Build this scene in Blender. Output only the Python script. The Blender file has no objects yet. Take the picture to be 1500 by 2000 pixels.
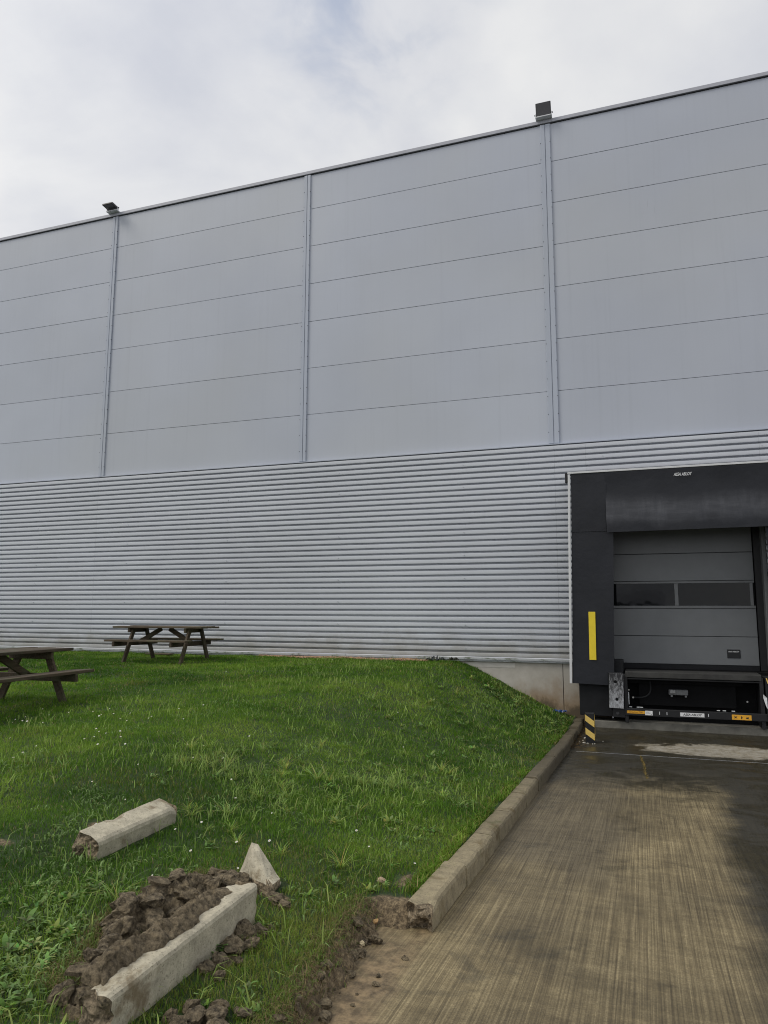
import bpy, bmesh, math, random
import numpy as np
from mathutils import Vector, Matrix, noise as mnoise

random.seed(7); RNG = np.random.default_rng(11)
S = bpy.context.scene
COL = S.collection

# ------------------------------------------------------------------ camera
CAM = Vector((0.045, -0.02, 2.222))
F_PX = 1418.0
yaw, pitch, roll = math.radians(19.45), math.radians(7.85), math.radians(0.17)
fwd = Vector((-math.sin(yaw) * math.cos(pitch), math.cos(yaw) * math.cos(pitch), math.sin(pitch)))
r0 = Vector((math.cos(yaw), math.sin(yaw), 0)); u0 = r0.cross(fwd)
Rv = r0 * math.cos(roll) + u0 * math.sin(roll); Uv = u0 * math.cos(roll) - r0 * math.sin(roll)
cd = bpy.data.cameras.new('camera'); cam = bpy.data.objects.new('camera', cd); COL.objects.link(cam)
cam.matrix_world = Matrix(((Rv.x, Uv.x, -fwd.x, CAM.x), (Rv.y, Uv.y, -fwd.y, CAM.y), (Rv.z, Uv.z, -fwd.z, CAM.z), (0, 0, 0, 1)))
cd.sensor_fit = 'VERTICAL'; cd.sensor_height = 36.0; cd.lens = 36.0 * F_PX / 2000.0
cd.clip_start = 0.05; cd.clip_end = 3000
S.camera = cam

# ------------------------------------------------------------------ sky, sun, exposure
SUN_DIR = Vector((-0.60, -0.34, 0.78)).normalized()          # towards the sun
sun_el = math.asin(SUN_DIR.z); sun_az = math.atan2(SUN_DIR.x, SUN_DIR.y)
W = bpy.data.worlds.new('World'); S.world = W; W.use_nodes = True
wn = W.node_tree.nodes; wl = W.node_tree.links; wn.clear()
def N(nodes, t, **kw):
    n = nodes.new(t)
    for k, v in kw.items():
        if k == 'inp':
            for i, val in v.items(): n.inputs[i].default_value = val
        else: setattr(n, k, v)
    return n
wo = N(wn, 'ShaderNodeOutputWorld')
sky = N(wn, 'ShaderNodeTexSky', sky_type='NISHITA', sun_disc=False, sun_elevation=sun_el, sun_rotation=sun_az, air_density=1.0, dust_density=1.0)
bg1 = N(wn, 'ShaderNodeBackground', inp={'Strength': 0.15})
bg2 = N(wn, 'ShaderNodeBackground', inp={'Strength': 1.0})
wl.new(sky.outputs[0], bg1.inputs[0])
tc = N(wn, 'ShaderNodeTexCoord')
sep = N(wn, 'ShaderNodeSeparateXYZ'); wl.new(tc.outputs['Generated'], sep.inputs[0])
den = N(wn, 'ShaderNodeMath', operation='ADD', inp={1: 0.25}); wl.new(sep.outputs[2], den.inputs[0])
den2 = N(wn, 'ShaderNodeMath', operation='MAXIMUM', inp={1: 0.12}); wl.new(den.outputs[0], den2.inputs[0])
dx = N(wn, 'ShaderNodeMath', operation='DIVIDE'); wl.new(sep.outputs[0], dx.inputs[0]); wl.new(den2.outputs[0], dx.inputs[1])
dy = N(wn, 'ShaderNodeMath', operation='DIVIDE'); wl.new(sep.outputs[1], dy.inputs[0]); wl.new(den2.outputs[0], dy.inputs[1])
cmb = N(wn, 'ShaderNodeCombineXYZ'); wl.new(dx.outputs[0], cmb.inputs[0]); wl.new(dy.outputs[0], cmb.inputs[1])
n1 = N(wn, 'ShaderNodeTexNoise', inp={'Scale': 2.1, 'Detail': 7.0, 'Roughness': 0.52, 'Distortion': 0.25}); wl.new(cmb.outputs[0], n1.inputs['Vector'])
n2 = N(wn, 'ShaderNodeTexNoise', inp={'Scale': 5.5, 'Detail': 6.0, 'Roughness': 0.55, 'Distortion': 0.4}); wl.new(cmb.outputs[0], n2.inputs['Vector'])
cr = N(wn, 'ShaderNodeValToRGB'); cr.color_ramp.elements[0].position = 0.34; cr.color_ramp.elements[1].position = 0.64
cr.color_ramp.elements[0].color = (0.58, 0.60, 0.66, 1); cr.color_ramp.elements[1].color = (0.83, 0.83, 0.825, 1)
wl.new(n1.outputs['Fac'], cr.inputs[0])
# cloud thins and brightens towards the veiled sun
dots = N(wn, 'ShaderNodeVectorMath', operation='DOT_PRODUCT'); wl.new(tc.outputs['Generated'], dots.inputs[0]); dots.inputs[1].default_value = SUN_DIR
mrs = N(wn, 'ShaderNodeMapRange', interpolation_type='SMOOTHSTEP', inp={1: 0.2, 2: 0.98, 3: 0.96, 4: 1.12}); wl.new(dots.outputs['Value'], mrs.inputs[0])
mulc = N(wn, 'ShaderNodeVectorMath', operation='SCALE'); wl.new(cr.outputs[0], mulc.inputs[0]); wl.new(mrs.outputs[0], mulc.inputs['Scale'])
wl.new(mulc.outputs[0], bg2.inputs[0])
# a thin place in the overcast where blue shows
gap = N(wn, 'ShaderNodeVectorMath', operation='DISTANCE'); wl.new(tc.outputs['Generated'], gap.inputs[0]); gap.inputs[1].default_value = (-0.262, 0.675, 0.69)
gm = N(wn, 'ShaderNodeMapRange', interpolation_type='SMOOTHSTEP', inp={1: 0.0, 2: 0.2, 3: 0.5, 4: 0.0}); wl.new(gap.outputs['Value'], gm.inputs[0])
gn = N(wn, 'ShaderNodeMapRange', interpolation_type='SMOOTHSTEP', inp={1: 0.40, 2: 0.62, 3: 0.0, 4: 1.0}); wl.new(n2.outputs['Fac'], gn.inputs[0])
gx = N(wn, 'ShaderNodeMath', operation='MULTIPLY'); wl.new(gm.outputs[0], gx.inputs[0]); wl.new(gn.outputs[0], gx.inputs[1])
mixw = N(wn, 'ShaderNodeMixShader'); wl.new(gx.outputs[0], mixw.inputs[0]); wl.new(bg2.outputs[0], mixw.inputs[1]); wl.new(bg1.outputs[0], mixw.inputs[2])
wl.new(mixw.outputs[0], wo.inputs[0])

sl = bpy.data.lights.new('sun', 'SUN'); sl.energy = 1.5; sl.angle = math.radians(24); sl.color = (1.0, 0.935, 0.83)
so = bpy.data.objects.new('sun', sl); COL.objects.link(so); so.location = (20, -15, 30)
so.rotation_euler = SUN_DIR.to_track_quat('Z', 'Y').to_euler()
S.cycles.pixel_filter_type = 'BLACKMAN_HARRIS'; S.cycles.filter_width = 1.05
S.view_settings.view_transform = 'Standard'; S.view_settings.look = 'None'
S.view_settings.exposure = 0.10; S.view_settings.gamma = 1.0; S.view_settings.use_curve_mapping = False

# ------------------------------------------------------------------ helpers
def tag(o, label=None, cat=None, group=None, kind=None):
    for k, v in (('label', label), ('category', cat), ('group', group), ('kind', kind)):
        if v: o[k] = v
    return o
def link(o, parent=None):
    COL.objects.link(o)
    if parent is not None: o.parent = parent
    return o
def thing(name, label, cat, loc=(0, 0, 0), rotz=0.0, group=None):
    o = bpy.data.objects.new(name, None); o.empty_display_size = 0.2; link(o)
    o.location = loc; o.rotation_euler = (0, 0, rotz)
    return tag(o, label, cat, group)
def mesh_obj(name, verts, faces, mat, parent=None, loc=(0, 0, 0), smooth=False):
    me = bpy.data.meshes.new(name); me.from_pydata([tuple(v) for v in verts], [], faces); me.update()
    if smooth: me.polygons.foreach_set('use_smooth', [True] * len(me.polygons))
    me.materials.append(mat)
    o = bpy.data.objects.new(name, me); link(o, parent); o.location = loc
    return o
def bm_obj(name, bm, mat, parent=None, loc=(0, 0, 0), smooth=False):
    me = bpy.data.meshes.new(name); bm.normal_update(); bm.to_mesh(me); bm.free()
    if smooth: me.polygons.foreach_set('use_smooth', [True] * len(me.polygons))
    if mat: me.materials.append(mat)
    o = bpy.data.objects.new(name, me); link(o, parent); o.location = loc
    return o
def bx(bm, x0, x1, y0, y1, z0, z1, bev=0.0, rot=None, piv=None):
    n0 = len(bm.verts)
    M = Matrix.Translation(((x0 + x1) / 2, (y0 + y1) / 2, (z0 + z1) / 2)) @ Matrix.Diagonal((abs(x1 - x0), abs(y1 - y0), abs(z1 - z0), 1))
    if rot is not None:
        p = Vector(piv if piv else ((x0 + x1) / 2, (y0 + y1) / 2, (z0 + z1) / 2))
        M = Matrix.Translation(p) @ rot.to_4x4() @ Matrix.Translation(-p) @ M
    r = bmesh.ops.create_cube(bm, size=1.0, matrix=M)
    if bev > 0:
        es = list({e for v in r['verts'] for e in v.link_edges})
        bmesh.ops.bevel(bm, geom=es, offset=bev, segments=1, affect='EDGES')
    return bm
def box(name, x0, x1, y0, y1, z0, z1, mat, parent=None, bev=0.0, rot=None):
    """a box given in the parent's coordinates, its origin in its own centre"""
    c = ((x0 + x1) / 2, (y0 + y1) / 2, (z0 + z1) / 2)
    bm = bmesh.new(); bx(bm, x0 - c[0], x1 - c[0], y0 - c[1], y1 - c[1], z0 - c[2], z1 - c[2], bev)
    o = bm_obj(name, bm, mat, parent, c)
    if rot: o.rotation_euler = rot
    return o
def cyl(bm, p0, p1, r, seg=12):
    p0, p1 = Vector(p0), Vector(p1); d = p1 - p0
    M = Matrix.Translation((p0 + p1) / 2) @ d.to_track_quat('Z', 'Y').to_matrix().to_4x4()
    bmesh.ops.create_cone(bm, cap_ends=True, segments=seg, radius1=r, radius2=r, depth=d.length, matrix=M)
    return bm
def beam(bm, p0, p1, w, t, side=(0, 1, 0), bev=0.004):
    """timber from p0 to p1, w wide along `side`-normal, t thick along side"""
    p0, p1 = Vector(p0), Vector(p1); d = (p1 - p0); L = d.length; d.normalize()
    s = Vector(side); s = (s - d * s.dot(d)).normalized(); n = d.cross(s)
    M = Matrix(((s.x, n.x, d.x, 0), (s.y, n.y, d.y, 0), (s.z, n.z, d.z, 0), (0, 0, 0, 1)))
    M = Matrix.Translation((p0 + p1) / 2) @ M @ Matrix.Diagonal((t, w, L, 1))
    r = bmesh.ops.create_cube(bm, size=1.0, matrix=M)
    if bev: bmesh.ops.bevel(bm, geom=list({e for v in r['verts'] for e in v.link_edges}), offset=bev, segments=1, affect='EDGES')
    return bm
def text_mesh(name, txt, size, mat, parent, loc, rot, shear=0.0, bold=0.0, width=1.0):
    cu = bpy.data.curves.new(name, 'FONT'); cu.body = txt; cu.size = size; cu.shear = shear; cu.offset = bold
    cu.extrude = 0.001; cu.align_x = 'CENTER'; cu.align_y = 'CENTER'; cu.resolution_u = 3
    tmp = bpy.data.objects.new('tmp_text', cu); COL.objects.link(tmp)
    dg = bpy.context.evaluated_depsgraph_get(); me = bpy.data.meshes.new_from_object(tmp.evaluated_get(dg))
    bpy.data.objects.remove(tmp); me.name = name; me.materials.clear(); me.materials.append(mat)
    o = bpy.data.objects.new(name, me); link(o, parent); o.location = loc; o.rotation_euler = rot; o.scale = (width, 1, 1)
    return o

# numpy value noise
def _h(ix, iy, s):
    n = (ix.astype(np.int64) * 374761393 + iy.astype(np.int64) * 668265263 + s * 974711) & 0x7fffffff
    n = ((n ^ (n >> 13)) * 1274126177) & 0x7fffffff
    return ((n ^ (n >> 16)) & 0xffff) / 65535.0
def vn(x, y, s=0):
    x = np.asarray(x, float); y = np.asarray(y, float)
    ix = np.floor(x); iy = np.floor(y); fx = x - ix; fy = y - iy
    fx = fx * fx * (3 - 2 * fx); fy = fy * fy * (3 - 2 * fy)
    a = _h(ix, iy, s); b = _h(ix + 1, iy, s); c = _h(ix, iy + 1, s); d = _h(ix + 1, iy + 1, s)
    return (a * (1 - fx) + b * fx) * (1 - fy) + (c * (1 - fx) + d * fx) * fy
def fbm(x, y, o=4, s=0):
    r = 0; a = 0.5; t = 0
    for k in range(o):
        r = r + a * vn(np.asarray(x) * 2 ** k, np.asarray(y) * 2 ** k, s + k * 17); t += a; a *= 0.5
    return r / t
def sstep(a, b, x):
    t = np.clip((np.asarray(x, float) - a) / (b - a), 0, 1); return t * t * (3 - 2 * t)

# ------------------------------------------------------------------ materials
def newmat(name):
    m = bpy.data.materials.new(name); m.use_nodes = True; nt = m.node_tree
    return m, nt.nodes, nt.links, nt.nodes['Principled BSDF']
def ramp(nodes, els, interp='LINEAR'):
    r = nodes.new('ShaderNodeValToRGB'); cr_ = r.color_ramp; cr_.interpolation = interp
    while len(cr_.elements) < len(els): cr_.elements.new(0.5)
    for e, (p, c) in zip(cr_.elements, els): e.position = p; e.color = (*c, 1) if len(c) == 3 else c
    return r
def coords(nodes, links, stretch=(1, 1, 1), world=True):
    if world: g = nodes.new('ShaderNodeNewGeometry'); src = g.outputs['Position']
    else: g = nodes.new('ShaderNodeTexCoord'); src = g.outputs['Object']
    mp = nodes.new('ShaderNodeMapping'); mp.inputs['Scale'].default_value = stretch; links.new(src, mp.inputs[0])
    return mp.outputs[0]
def tnoise(nodes, links, vec, scale, detail=5, rough=0.6, dist=0.0):
    n = N(nodes, 'ShaderNodeTexNoise', inp={'Scale': scale, 'Detail': detail, 'Roughness': rough, 'Distortion': dist}); links.new(vec, n.inputs['Vector'])
    return n.outputs['Fac']
def mixc(nodes, links, fac, a, b, mode='MIX'):
    m = nodes.new('ShaderNodeMix'); m.data_type = 'RGBA'; m.blend_type = mode
    for sock, v in ((0, fac), (6, a), (7, b)):
        if isinstance(v, (int, float)): m.inputs[sock].default_value = v
        elif isinstance(v, tuple): m.inputs[sock].default_value = (*v, 1)
        else: links.new(v, m.inputs[sock])
    return m.outputs[2]
def maprange(nodes, links, v, a, b, c=0.0, d=1.0, smooth=True):
    m = N(nodes, 'ShaderNodeMapRange', inp={1: a, 2: b, 3: c, 4: d}, interpolation_type='SMOOTHSTEP' if smooth else 'LINEAR'); links.new(v, m.inputs[0])
    return m.outputs[0]
def math_(nodes, links, op, a, b=None):
    m = nodes.new('ShaderNodeMath'); m.operation = op
    for i, v in enumerate((a, b)):
        if v is None: continue
        if isinstance(v, (int, float)): m.inputs[i].default_value = v
        else: links.new(v, m.inputs[i])
    return m.outputs[0]
def addbump(nodes, links, P, h, strength, dist=0.01):
    b = N(nodes, 'ShaderNodeBump', inp={'Strength': strength, 'Distance': dist}); links.new(h, b.inputs['Height']); links.new(b.outputs[0], P.inputs['Normal'])
def simple(name, col, rough=0.6, metal=0.0, var=0.15, scale=6.0, stretch=(1, 1, 1), bump=0.0, bscale=60.0, world=True, spec=0.5, objvar=0.0):
    m, n, l, P = newmat(name)
    v = coords(n, l, stretch, world); f = tnoise(n, l, v, scale)
    lo = tuple(c * (1 - var) for c in col); hi = tuple(min(1, c * (1 + var)) for c in col)
    r = ramp(n, [(0.3, lo), (0.7, hi)]); l.new(f, r.inputs[0]); out = r.outputs[0]
    if objvar:
        oi = n.new('ShaderNodeObjectInfo'); k = maprange(n, l, oi.outputs['Random'], 0, 1, 1 - objvar, 1 + objvar, False)
        sc = n.new('ShaderNodeVectorMath'); sc.operation = 'SCALE'; l.new(out, sc.inputs[0]); l.new(k, sc.inputs['Scale']); out = sc.outputs[0]
    l.new(out, P.inputs['Base Color']); P.inputs['Roughness'].default_value = rough; P.inputs['Metallic'].default_value = metal
    P.inputs['Specular IOR Level'].default_value = spec
    if bump: addbump(n, l, P, tnoise(n, l, v, bscale, 6, 0.7), bump)
    return m

def cladding(name, col, rough, streak=0.5, metal=0.0):
    m, n, l, P = newmat(name)
    v = coords(n, l); vs = coords(n, l, (9, 9, 0.22)); vf = coords(n, l, (60, 60, 1.6))
    big = ramp(n, [(0.3, tuple(c * 0.94 for c in col)), (0.72, tuple(c * 1.05 for c in col))]); l.new(tnoise(n, l, v, 0.35, 3, 0.5), big.inputs[0])
    warm = maprange(n, l, tnoise(n, l, v, 0.16, 3, 0.5), 0.42, 0.66, 0.0, 0.4 if metal == 0 else 0.1); bigc = mixc(n, l, warm, big.outputs[0], (col[0] * 1.03, col[1] * 1.0, col[2] * 0.90))
    st = maprange(n, l, tnoise(n, l, vs, 1.0, 6, 0.65), 0.50, 0.86, 0.0, 0.30 * streak)
    c1 = mixc(n, l, st, bigc, tuple(c * 0.62 for c in col))
    fs = maprange(n, l, tnoise(n, l, vf, 1.0, 3, 0.5), 0.735, 0.77, 0.0, 0.5 * streak)          # short dark run marks
    c2 = mixc(n, l, fs, c1, (0.12, 0.125, 0.13))
    if metal > 0:                                   # mud splashed up from the ground
        g = n.new('ShaderNodeNewGeometry'); s3 = n.new('ShaderNodeSeparateXYZ'); l.new(g.outputs['Position'], s3.inputs[0])
        hz_ = math_(n, l, 'ADD', s3.outputs[2], math_(n, l, 'MULTIPLY', math_(n, l, 'SUBTRACT', tnoise(n, l, v, 2.2, 7, 0.7), 0.5), -1.2))
        c2 = mixc(n, l, maprange(n, l, hz_, 1.15, 1.9, 0.55, 0.0), c2, (0.27, 0.245, 0.18))
    oi = n.new('ShaderNodeObjectInfo'); k = maprange(n, l, oi.outputs['Random'], 0, 1, 0.975, 1.02, False)
    sc = n.new('ShaderNodeVectorMath'); sc.operation = 'SCALE'; l.new(c2, sc.inputs[0]); l.new(k, sc.inputs['Scale'])
    l.new(sc.outputs[0], P.inputs['Base Color']); P.inputs['Metallic'].default_value = metal
    rr = maprange(n, l, tnoise(n, l, vs, 2.0, 4, 0.6), 0.3, 0.7, rough - 0.06, rough + 0.1); l.new(rr, P.inputs['Roughness'])
    addbump(n, l, P, tnoise(n, l, v, 1.1, 2, 0.4), 0.22, 0.02)
    return m
M_PANEL = cladding('panel_paint', (0.455, 0.488, 0.56), 0.42)
M_MULL = cladding('flashing_paint', (0.42, 0.46, 0.54), 0.36, 0.2)
M_CORR = cladding('corrugated_paint', (0.575, 0.60, 0.65), 0.38, 0.22, 0.10)
M_COPE = simple('coping_paint', (0.42, 0.43, 0.48), 0.45, var=0.08)
M_DARKGAP = simple('dark_joint', (0.05, 0.052, 0.06), 0.8)
M_MOSSY = None
def mossy(name, col, moss):
    m, n, l, P = newmat(name); v = coords(n, l, (1, 1, 3)); f = maprange(n, l, tnoise(n, l, v, 3.5, 6, 0.7), 0.48, 0.66, 0, 0.85)
    l.new(mixc(n, l, f, col, moss), P.inputs['Base Color']); P.inputs['Roughness'].default_value = 0.6
    return m
M_MOSSY = mossy('base_flashing', (0.42, 0.44, 0.45), (0.07, 0.09, 0.035))

def concrete_plinth():
    m, n, l, P = newmat('plinth_concrete'); v = coords(n, l); vs = coords(n, l, (1.2, 1.2, 0.9))
    a = ramp(n, [(0.3, (0.36, 0.335, 0.29)), (0.7, (0.50, 0.475, 0.43))]); l.new(tnoise(n, l, v, 2.2, 7, 0.62), a.inputs[0])
    g = n.new('ShaderNodeNewGeometry'); sp = n.new('ShaderNodeSeparateXYZ'); l.new(g.outputs['Position'], sp.inputs[0])
    # splash dirt: earth-brown stain with a ragged upper edge
    hz = math_(n, l, 'ADD', sp.outputs[2], math_(n, l, 'MULTIPLY', math_(n, l, 'SUBTRACT', tnoise(n, l, vs, 1.4, 6, 0.65), 0.5), -1.3))
    k = maprange(n, l, hz, 0.25, 0.95, 0.85, 0.0)
    c = mixc(n, l, k, a.outputs[0], (0.25, 0.165, 0.085))
    k2 = maprange(n, l, hz, 0.18, 0.42, 0.9, 0.0); c = mixc(n, l, k2, c, (0.09, 0.07, 0.045))
    l.new(c, P.inputs['Base Color']); P.inputs['Roughness'].default_value = 0.85
    addbump(n, l, P, tnoise(n, l, v, 40, 6, 0.7), 0.25, 0.01)
    return m
M_PLINTH = concrete_plinth()

def curtain_mat(name, scuff):
    m, n, l, P = newmat(name); v = coords(n, l); vv = coords(n, l, (6, 6, 0.9)); vh = coords(n, l, (0.7, 0.7, 5))
    g = n.new('ShaderNodeNewGeometry'); sp = n.new('ShaderNodeSeparateXYZ'); l.new(g.outputs['Position'], sp.inputs[0])
    a = ramp(n, [(0.3, (0.0095, 0.011, 0.0155)), (0.7, (0.0145, 0.0165, 0.023))]); l.new(tnoise(n, l, v, 1.4, 4, 0.6), a.inputs[0])
    c = a.outputs[0]
    # scuffed band where lorry roofs rub the curtain
    z = math_(n, l, 'ADD', sp.outputs[2], math_(n, l, 'MULTIPLY', math_(n, l, 'SUBTRACT', tnoise(n, l, v, 1.7, 5, 0.6), 0.5), 0.45))
    band = math_(n, l, 'MULTIPLY', maprange(n, l, z, 3.9, 4.15), maprange(n, l, z, 4.25, 4.6, 1, 0))
    s1 = maprange(n, l, tnoise(n, l, vv, 1.0, 6, 0.7), 0.42, 0.75); s2 = maprange(n, l, tnoise(n, l, vh, 1.6, 6, 0.7), 0.4, 0.75)
    sc = math_(n, l, 'MULTIPLY', math_(n, l, 'ADD', s1, s2), math_(n, l, 'MULTIPLY', band, scuff))
    c = mixc(n, l, math_(n, l, 'MULTIPLY', band, 0.25 * (scuff > 0)), c, (0.10, 0.105, 0.12)); c = mixc(n, l, sc, c, (0.11, 0.115, 0.13))
    few = maprange(n, l, tnoise(n, l, vh, 3.0, 5, 0.75), 0.66, 0.8, 0, 0.2); c = mixc(n, l, few, c, (0.09, 0.095, 0.105))
    l.new(c, P.inputs['Base Color']); P.inputs['Roughness'].default_value = 0.6; P.inputs['Specular IOR Level'].default_value = 0.38
    addbump(n, l, P, tnoise(n, l, v, 2.2, 4, 0.55), 0.6, 0.03)
    return m
M_TOPC = curtain_mat('top_curtain_fabric', 0.30)
M_SIDEC = curtain_mat('side_curtain_fabric', 0.0)
M_BLACK = simple('black_steel', (0.007, 0.0075, 0.009), 0.5, var=0.3, scale=9)
M_PITBLACK = simple('pit_black', (0.004, 0.0042, 0.005), 0.8, var=0.3, spec=0.2)
M_RUBBER = simple('black_rubber', (0.009, 0.010, 0.012), 0.75, var=0.25, spec=0.3)
M_ALU = simple('white_aluminium', (0.62, 0.63, 0.64), 0.4, var=0.06)
M_YELLOW = simple('yellow_tape', (0.78, 0.60, 0.03), 0.5, var=0.06)
M_HAZ = simple('faded_yellow', (0.70, 0.50, 0.13), 0.55, var=0.12, scale=20)
M_STICK = simple('sticker_orange', (0.75, 0.38, 0.03), 0.5, var=0.06)
M_WHITE = simple('white_print', (0.72, 0.73, 0.74), 0.5, var=0.03)
M_INK = simple('black_print', (0.02, 0.018, 0.016), 0.6, var=0.02)
M_DOOR = simple('door_paint', (0.15, 0.16, 0.168), 0.4, var=0.06, scale=3, bump=0.08, bscale=180)
M_DOORFR = simple('door_frame_alu', (0.15, 0.157, 0.163), 0.38, var=0.06)
def glass_mat():
    m, n, l, P = newmat('dark_window'); P.inputs['Base Color'].default_value = (0.006, 0.007, 0.008, 1); P.inputs['Roughness'].default_value = 0.04
    P.inputs['Specular IOR Level'].default_value = 0.30
    v = coords(n, l); addbump(n, l, P, tnoise(n, l, v, 1.8, 2, 0.4), 0.10, 0.05)
    return m
M_GLASS = glass_mat()
def galv():
    m, n, l, P = newmat('worn_steel'); v = coords(n, l, (3, 3, 1)); f = tnoise(n, l, v, 14, 8, 0.75)
    g = n.new('ShaderNodeNewGeometry'); sp = n.new('ShaderNodeSeparateXYZ'); l.new(g.outputs['Position'], sp.inputs[0])
    k = maprange(n, l, sp.outputs[2], 0.5, 1.05, 0.10, -0.12, False)
    r = ramp(n, [(0.40, (0.03, 0.03, 0.033)), (0.52, (0.22, 0.225, 0.235)), (0.68, (0.46, 0.48, 0.51))]); l.new(math_(n, l, 'ADD', f, k), r.inputs[0])
    l.new(r.outputs[0], P.inputs['Base Color']); P.inputs['Roughness'].default_value = 0.5; P.inputs['Metallic'].default_value = 0.3
    return m
M_STEEL = galv()
M_CHROME = simple('bright_bolt', (0.6, 0.6, 0.6), 0.25, metal=1.0, var=0.05)
M_LAMP = simple('floodlight_housing', (0.045, 0.045, 0.048), 0.5, var=0.1)
M_LAMPGL = simple('floodlight_glass', (0.05, 0.05, 0.055), 0.15, var=0.05)
M_BRACK = simple('galvanised_bracket', (0.66, 0.68, 0.70), 0.35, var=0.1, scale=30)

def wood():
    m, n, l, P = newmat('weathered_wood'); v = coords(n, l, (1.2, 14, 14), world=False); w = coords(n, l)
    a = ramp(n, [(0.30, (0.024, 0.016, 0.009)), (0.52, (0.068, 0.048, 0.028)), (0.75, (0.135, 0.104, 0.066))]); l.new(tnoise(n, l, v, 2.6, 8, 0.7), a.inputs[0])
    g = maprange(n, l, tnoise(n, l, w, 6, 4, 0.6), 0.45, 0.7, 0, 0.5)
    c = mixc(n, l, g, a.outputs[0], (0.075, 0.085, 0.04))
    oi = n.new('ShaderNodeObjectInfo'); k = maprange(n, l, oi.outputs['Random'], 0, 1, 0.75, 1.2, False)
    sc = n.new('ShaderNodeVectorMath'); sc.operation = 'SCALE'; l.new(c, sc.inputs[0]); l.new(k, sc.inputs['Scale'])
    l.new(sc.outputs[0], P.inputs['Base Color']); P.inputs['Roughness'].default_value = 0.8
    addbump(n, l, P, tnoise(n, l, v, 8, 6, 0.7), 0.5, 0.004)
    return m
M_WOOD = wood()

def kerb_mat(name, base, dirt, dirtamt, damp):
    m, n, l, P = newmat(name); v = coords(n, l); vo = coords(n, l, world=False)
    a = ramp(n, [(0.28, tuple(c * 0.55 for c in base)), (0.5, base), (0.70, tuple(min(1, c * 1.38) for c in base))]); l.new(tnoise(n, l, v, 11, 10, 0.76), a.inputs[0])
    sp_ = maprange(n, l, tnoise(n, l, v, 85, 4, 0.7), 0.55, 0.66, 0, 0.75); c = mixc(n, l, sp_, a.outputs[0], tuple(c_ * 0.35 for c_ in base))
    st = maprange(n, l, tnoise(n, l, v, 3.2, 6, 0.66, 0.3), 0.60 - dirtamt, 0.74 - dirtamt, 0, 0.85); c = mixc(n, l, st, c, dirt)
    if damp:
        ms = maprange(n, l, tnoise(n, l, v, 5.5, 7, 0.7), 0.54, 0.66, 0, 0.7); c = mixc(n, l, ms, c, (0.085, 0.085, 0.03))
        g = n.new('ShaderNodeNewGeometry'); s3 = n.new('ShaderNodeSeparateXYZ'); l.new(g.outputs['Position'], s3.inputs[0])
        k = maprange(n, l, s3.outputs[1], 5.0, 11.5, 0.0, 0.85); c = mixc(n, l, k, c, (0.055, 0.045, 0.027))          # algae and damp towards the dock
    oi = n.new('ShaderNodeObjectInfo'); kk = maprange(n, l, oi.outputs['Random'], 0, 1, 0.78, 1.14, False)
    sc = n.new('ShaderNodeVectorMath'); sc.operation = 'SCALE'; l.new(c, sc.inputs[0]); l.new(kk, sc.inputs['Scale'])
    l.new(sc.outputs[0], P.inputs['Base Color']); P.inputs['Roughness'].default_value = 0.85
    addbump(n, l, P, tnoise(n, l, v, 70, 8, 0.75), 0.55, 0.008)
    return m
M_KERB = kerb_mat('kerb_concrete', (0.255, 0.215, 0.135), (0.135, 0.102, 0.045), 0.06, True)
M_CHUNK = kerb_mat('broken_kerb_concrete', (0.47, 0.43, 0.325), (0.17, 0.125, 0.065), 0.08, False)
M_FRACT = simple('fractured_concrete', (0.22, 0.175, 0.115), 0.9, var=0.8, scale=60, bump=1.0, bscale=90)

def soil_mat(name, lo, hi):
    m, n, l, P = newmat(name); v = coords(n, l)
    f = tnoise(n, l, v, 34, 10, 0.78); r = ramp(n, [(0.38, lo), (0.52, tuple((a + b) / 2 for a, b in zip(lo, hi))), (0.64, hi)]); l.new(f, r.inputs[0])
    st = maprange(n, l, tnoise(n, l, v, 95, 2, 0.5), 0.70, 0.74, 0, 0.6); c = mixc(n, l, st, r.outputs[0], (0.36, 0.29, 0.19))
    l.new(c, P.inputs['Base Color']); P.inputs['Roughness'].default_value = 0.92
    addbump(n, l, P, tnoise(n, l, v, 75, 8, 0.8), 1.0, 0.03)
    return m
M_SOIL = soil_mat('soil', (0.038, 0.028, 0.016), (0.40, 0.32, 0.20))
M_SOILDRY = soil_mat('dry_clay', (0.060, 0.046, 0.027), (0.42, 0.335, 0.21))

def lawn_mat():
    m, n, l, P = newmat('lawn_soil'); v = coords(n, l)
    at = N(n, 'ShaderNodeAttribute', attribute_name='soil')
    a = ramp(n, [(0.3, (0.020, 0.040, 0.010)), (0.7, (0.040, 0.070, 0.016))]); l.new(tnoise(n, l, v, 3, 6, 0.65), a.inputs[0])
    b = ramp(n, [(0.38, (0.045, 0.033, 0.019)), (0.5, (0.135, 0.100, 0.058)), (0.64, (0.33, 0.255, 0.150))]); l.new(tnoise(n, l, v, 34, 10, 0.78), b.inputs[0])
    k = math_(n, l, 'ADD', at.outputs['Fac'], math_(n, l, 'MULTIPLY', math_(n, l, 'SUBTRACT', tnoise(n, l, v, 9, 5, 0.65), 0.5), 0.8))
    l.new(mixc(n, l, maprange(n, l, k, 0.35, 0.65), a.outputs[0], b.outputs[0]), P.inputs['Base Color']); P.inputs['Roughness'].default_value = 0.95
    addbump(n, l, P, tnoise(n, l, v, 55, 8, 0.75), 0.9, 0.015)
    return m
M_LAWN = lawn_mat()

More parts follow.
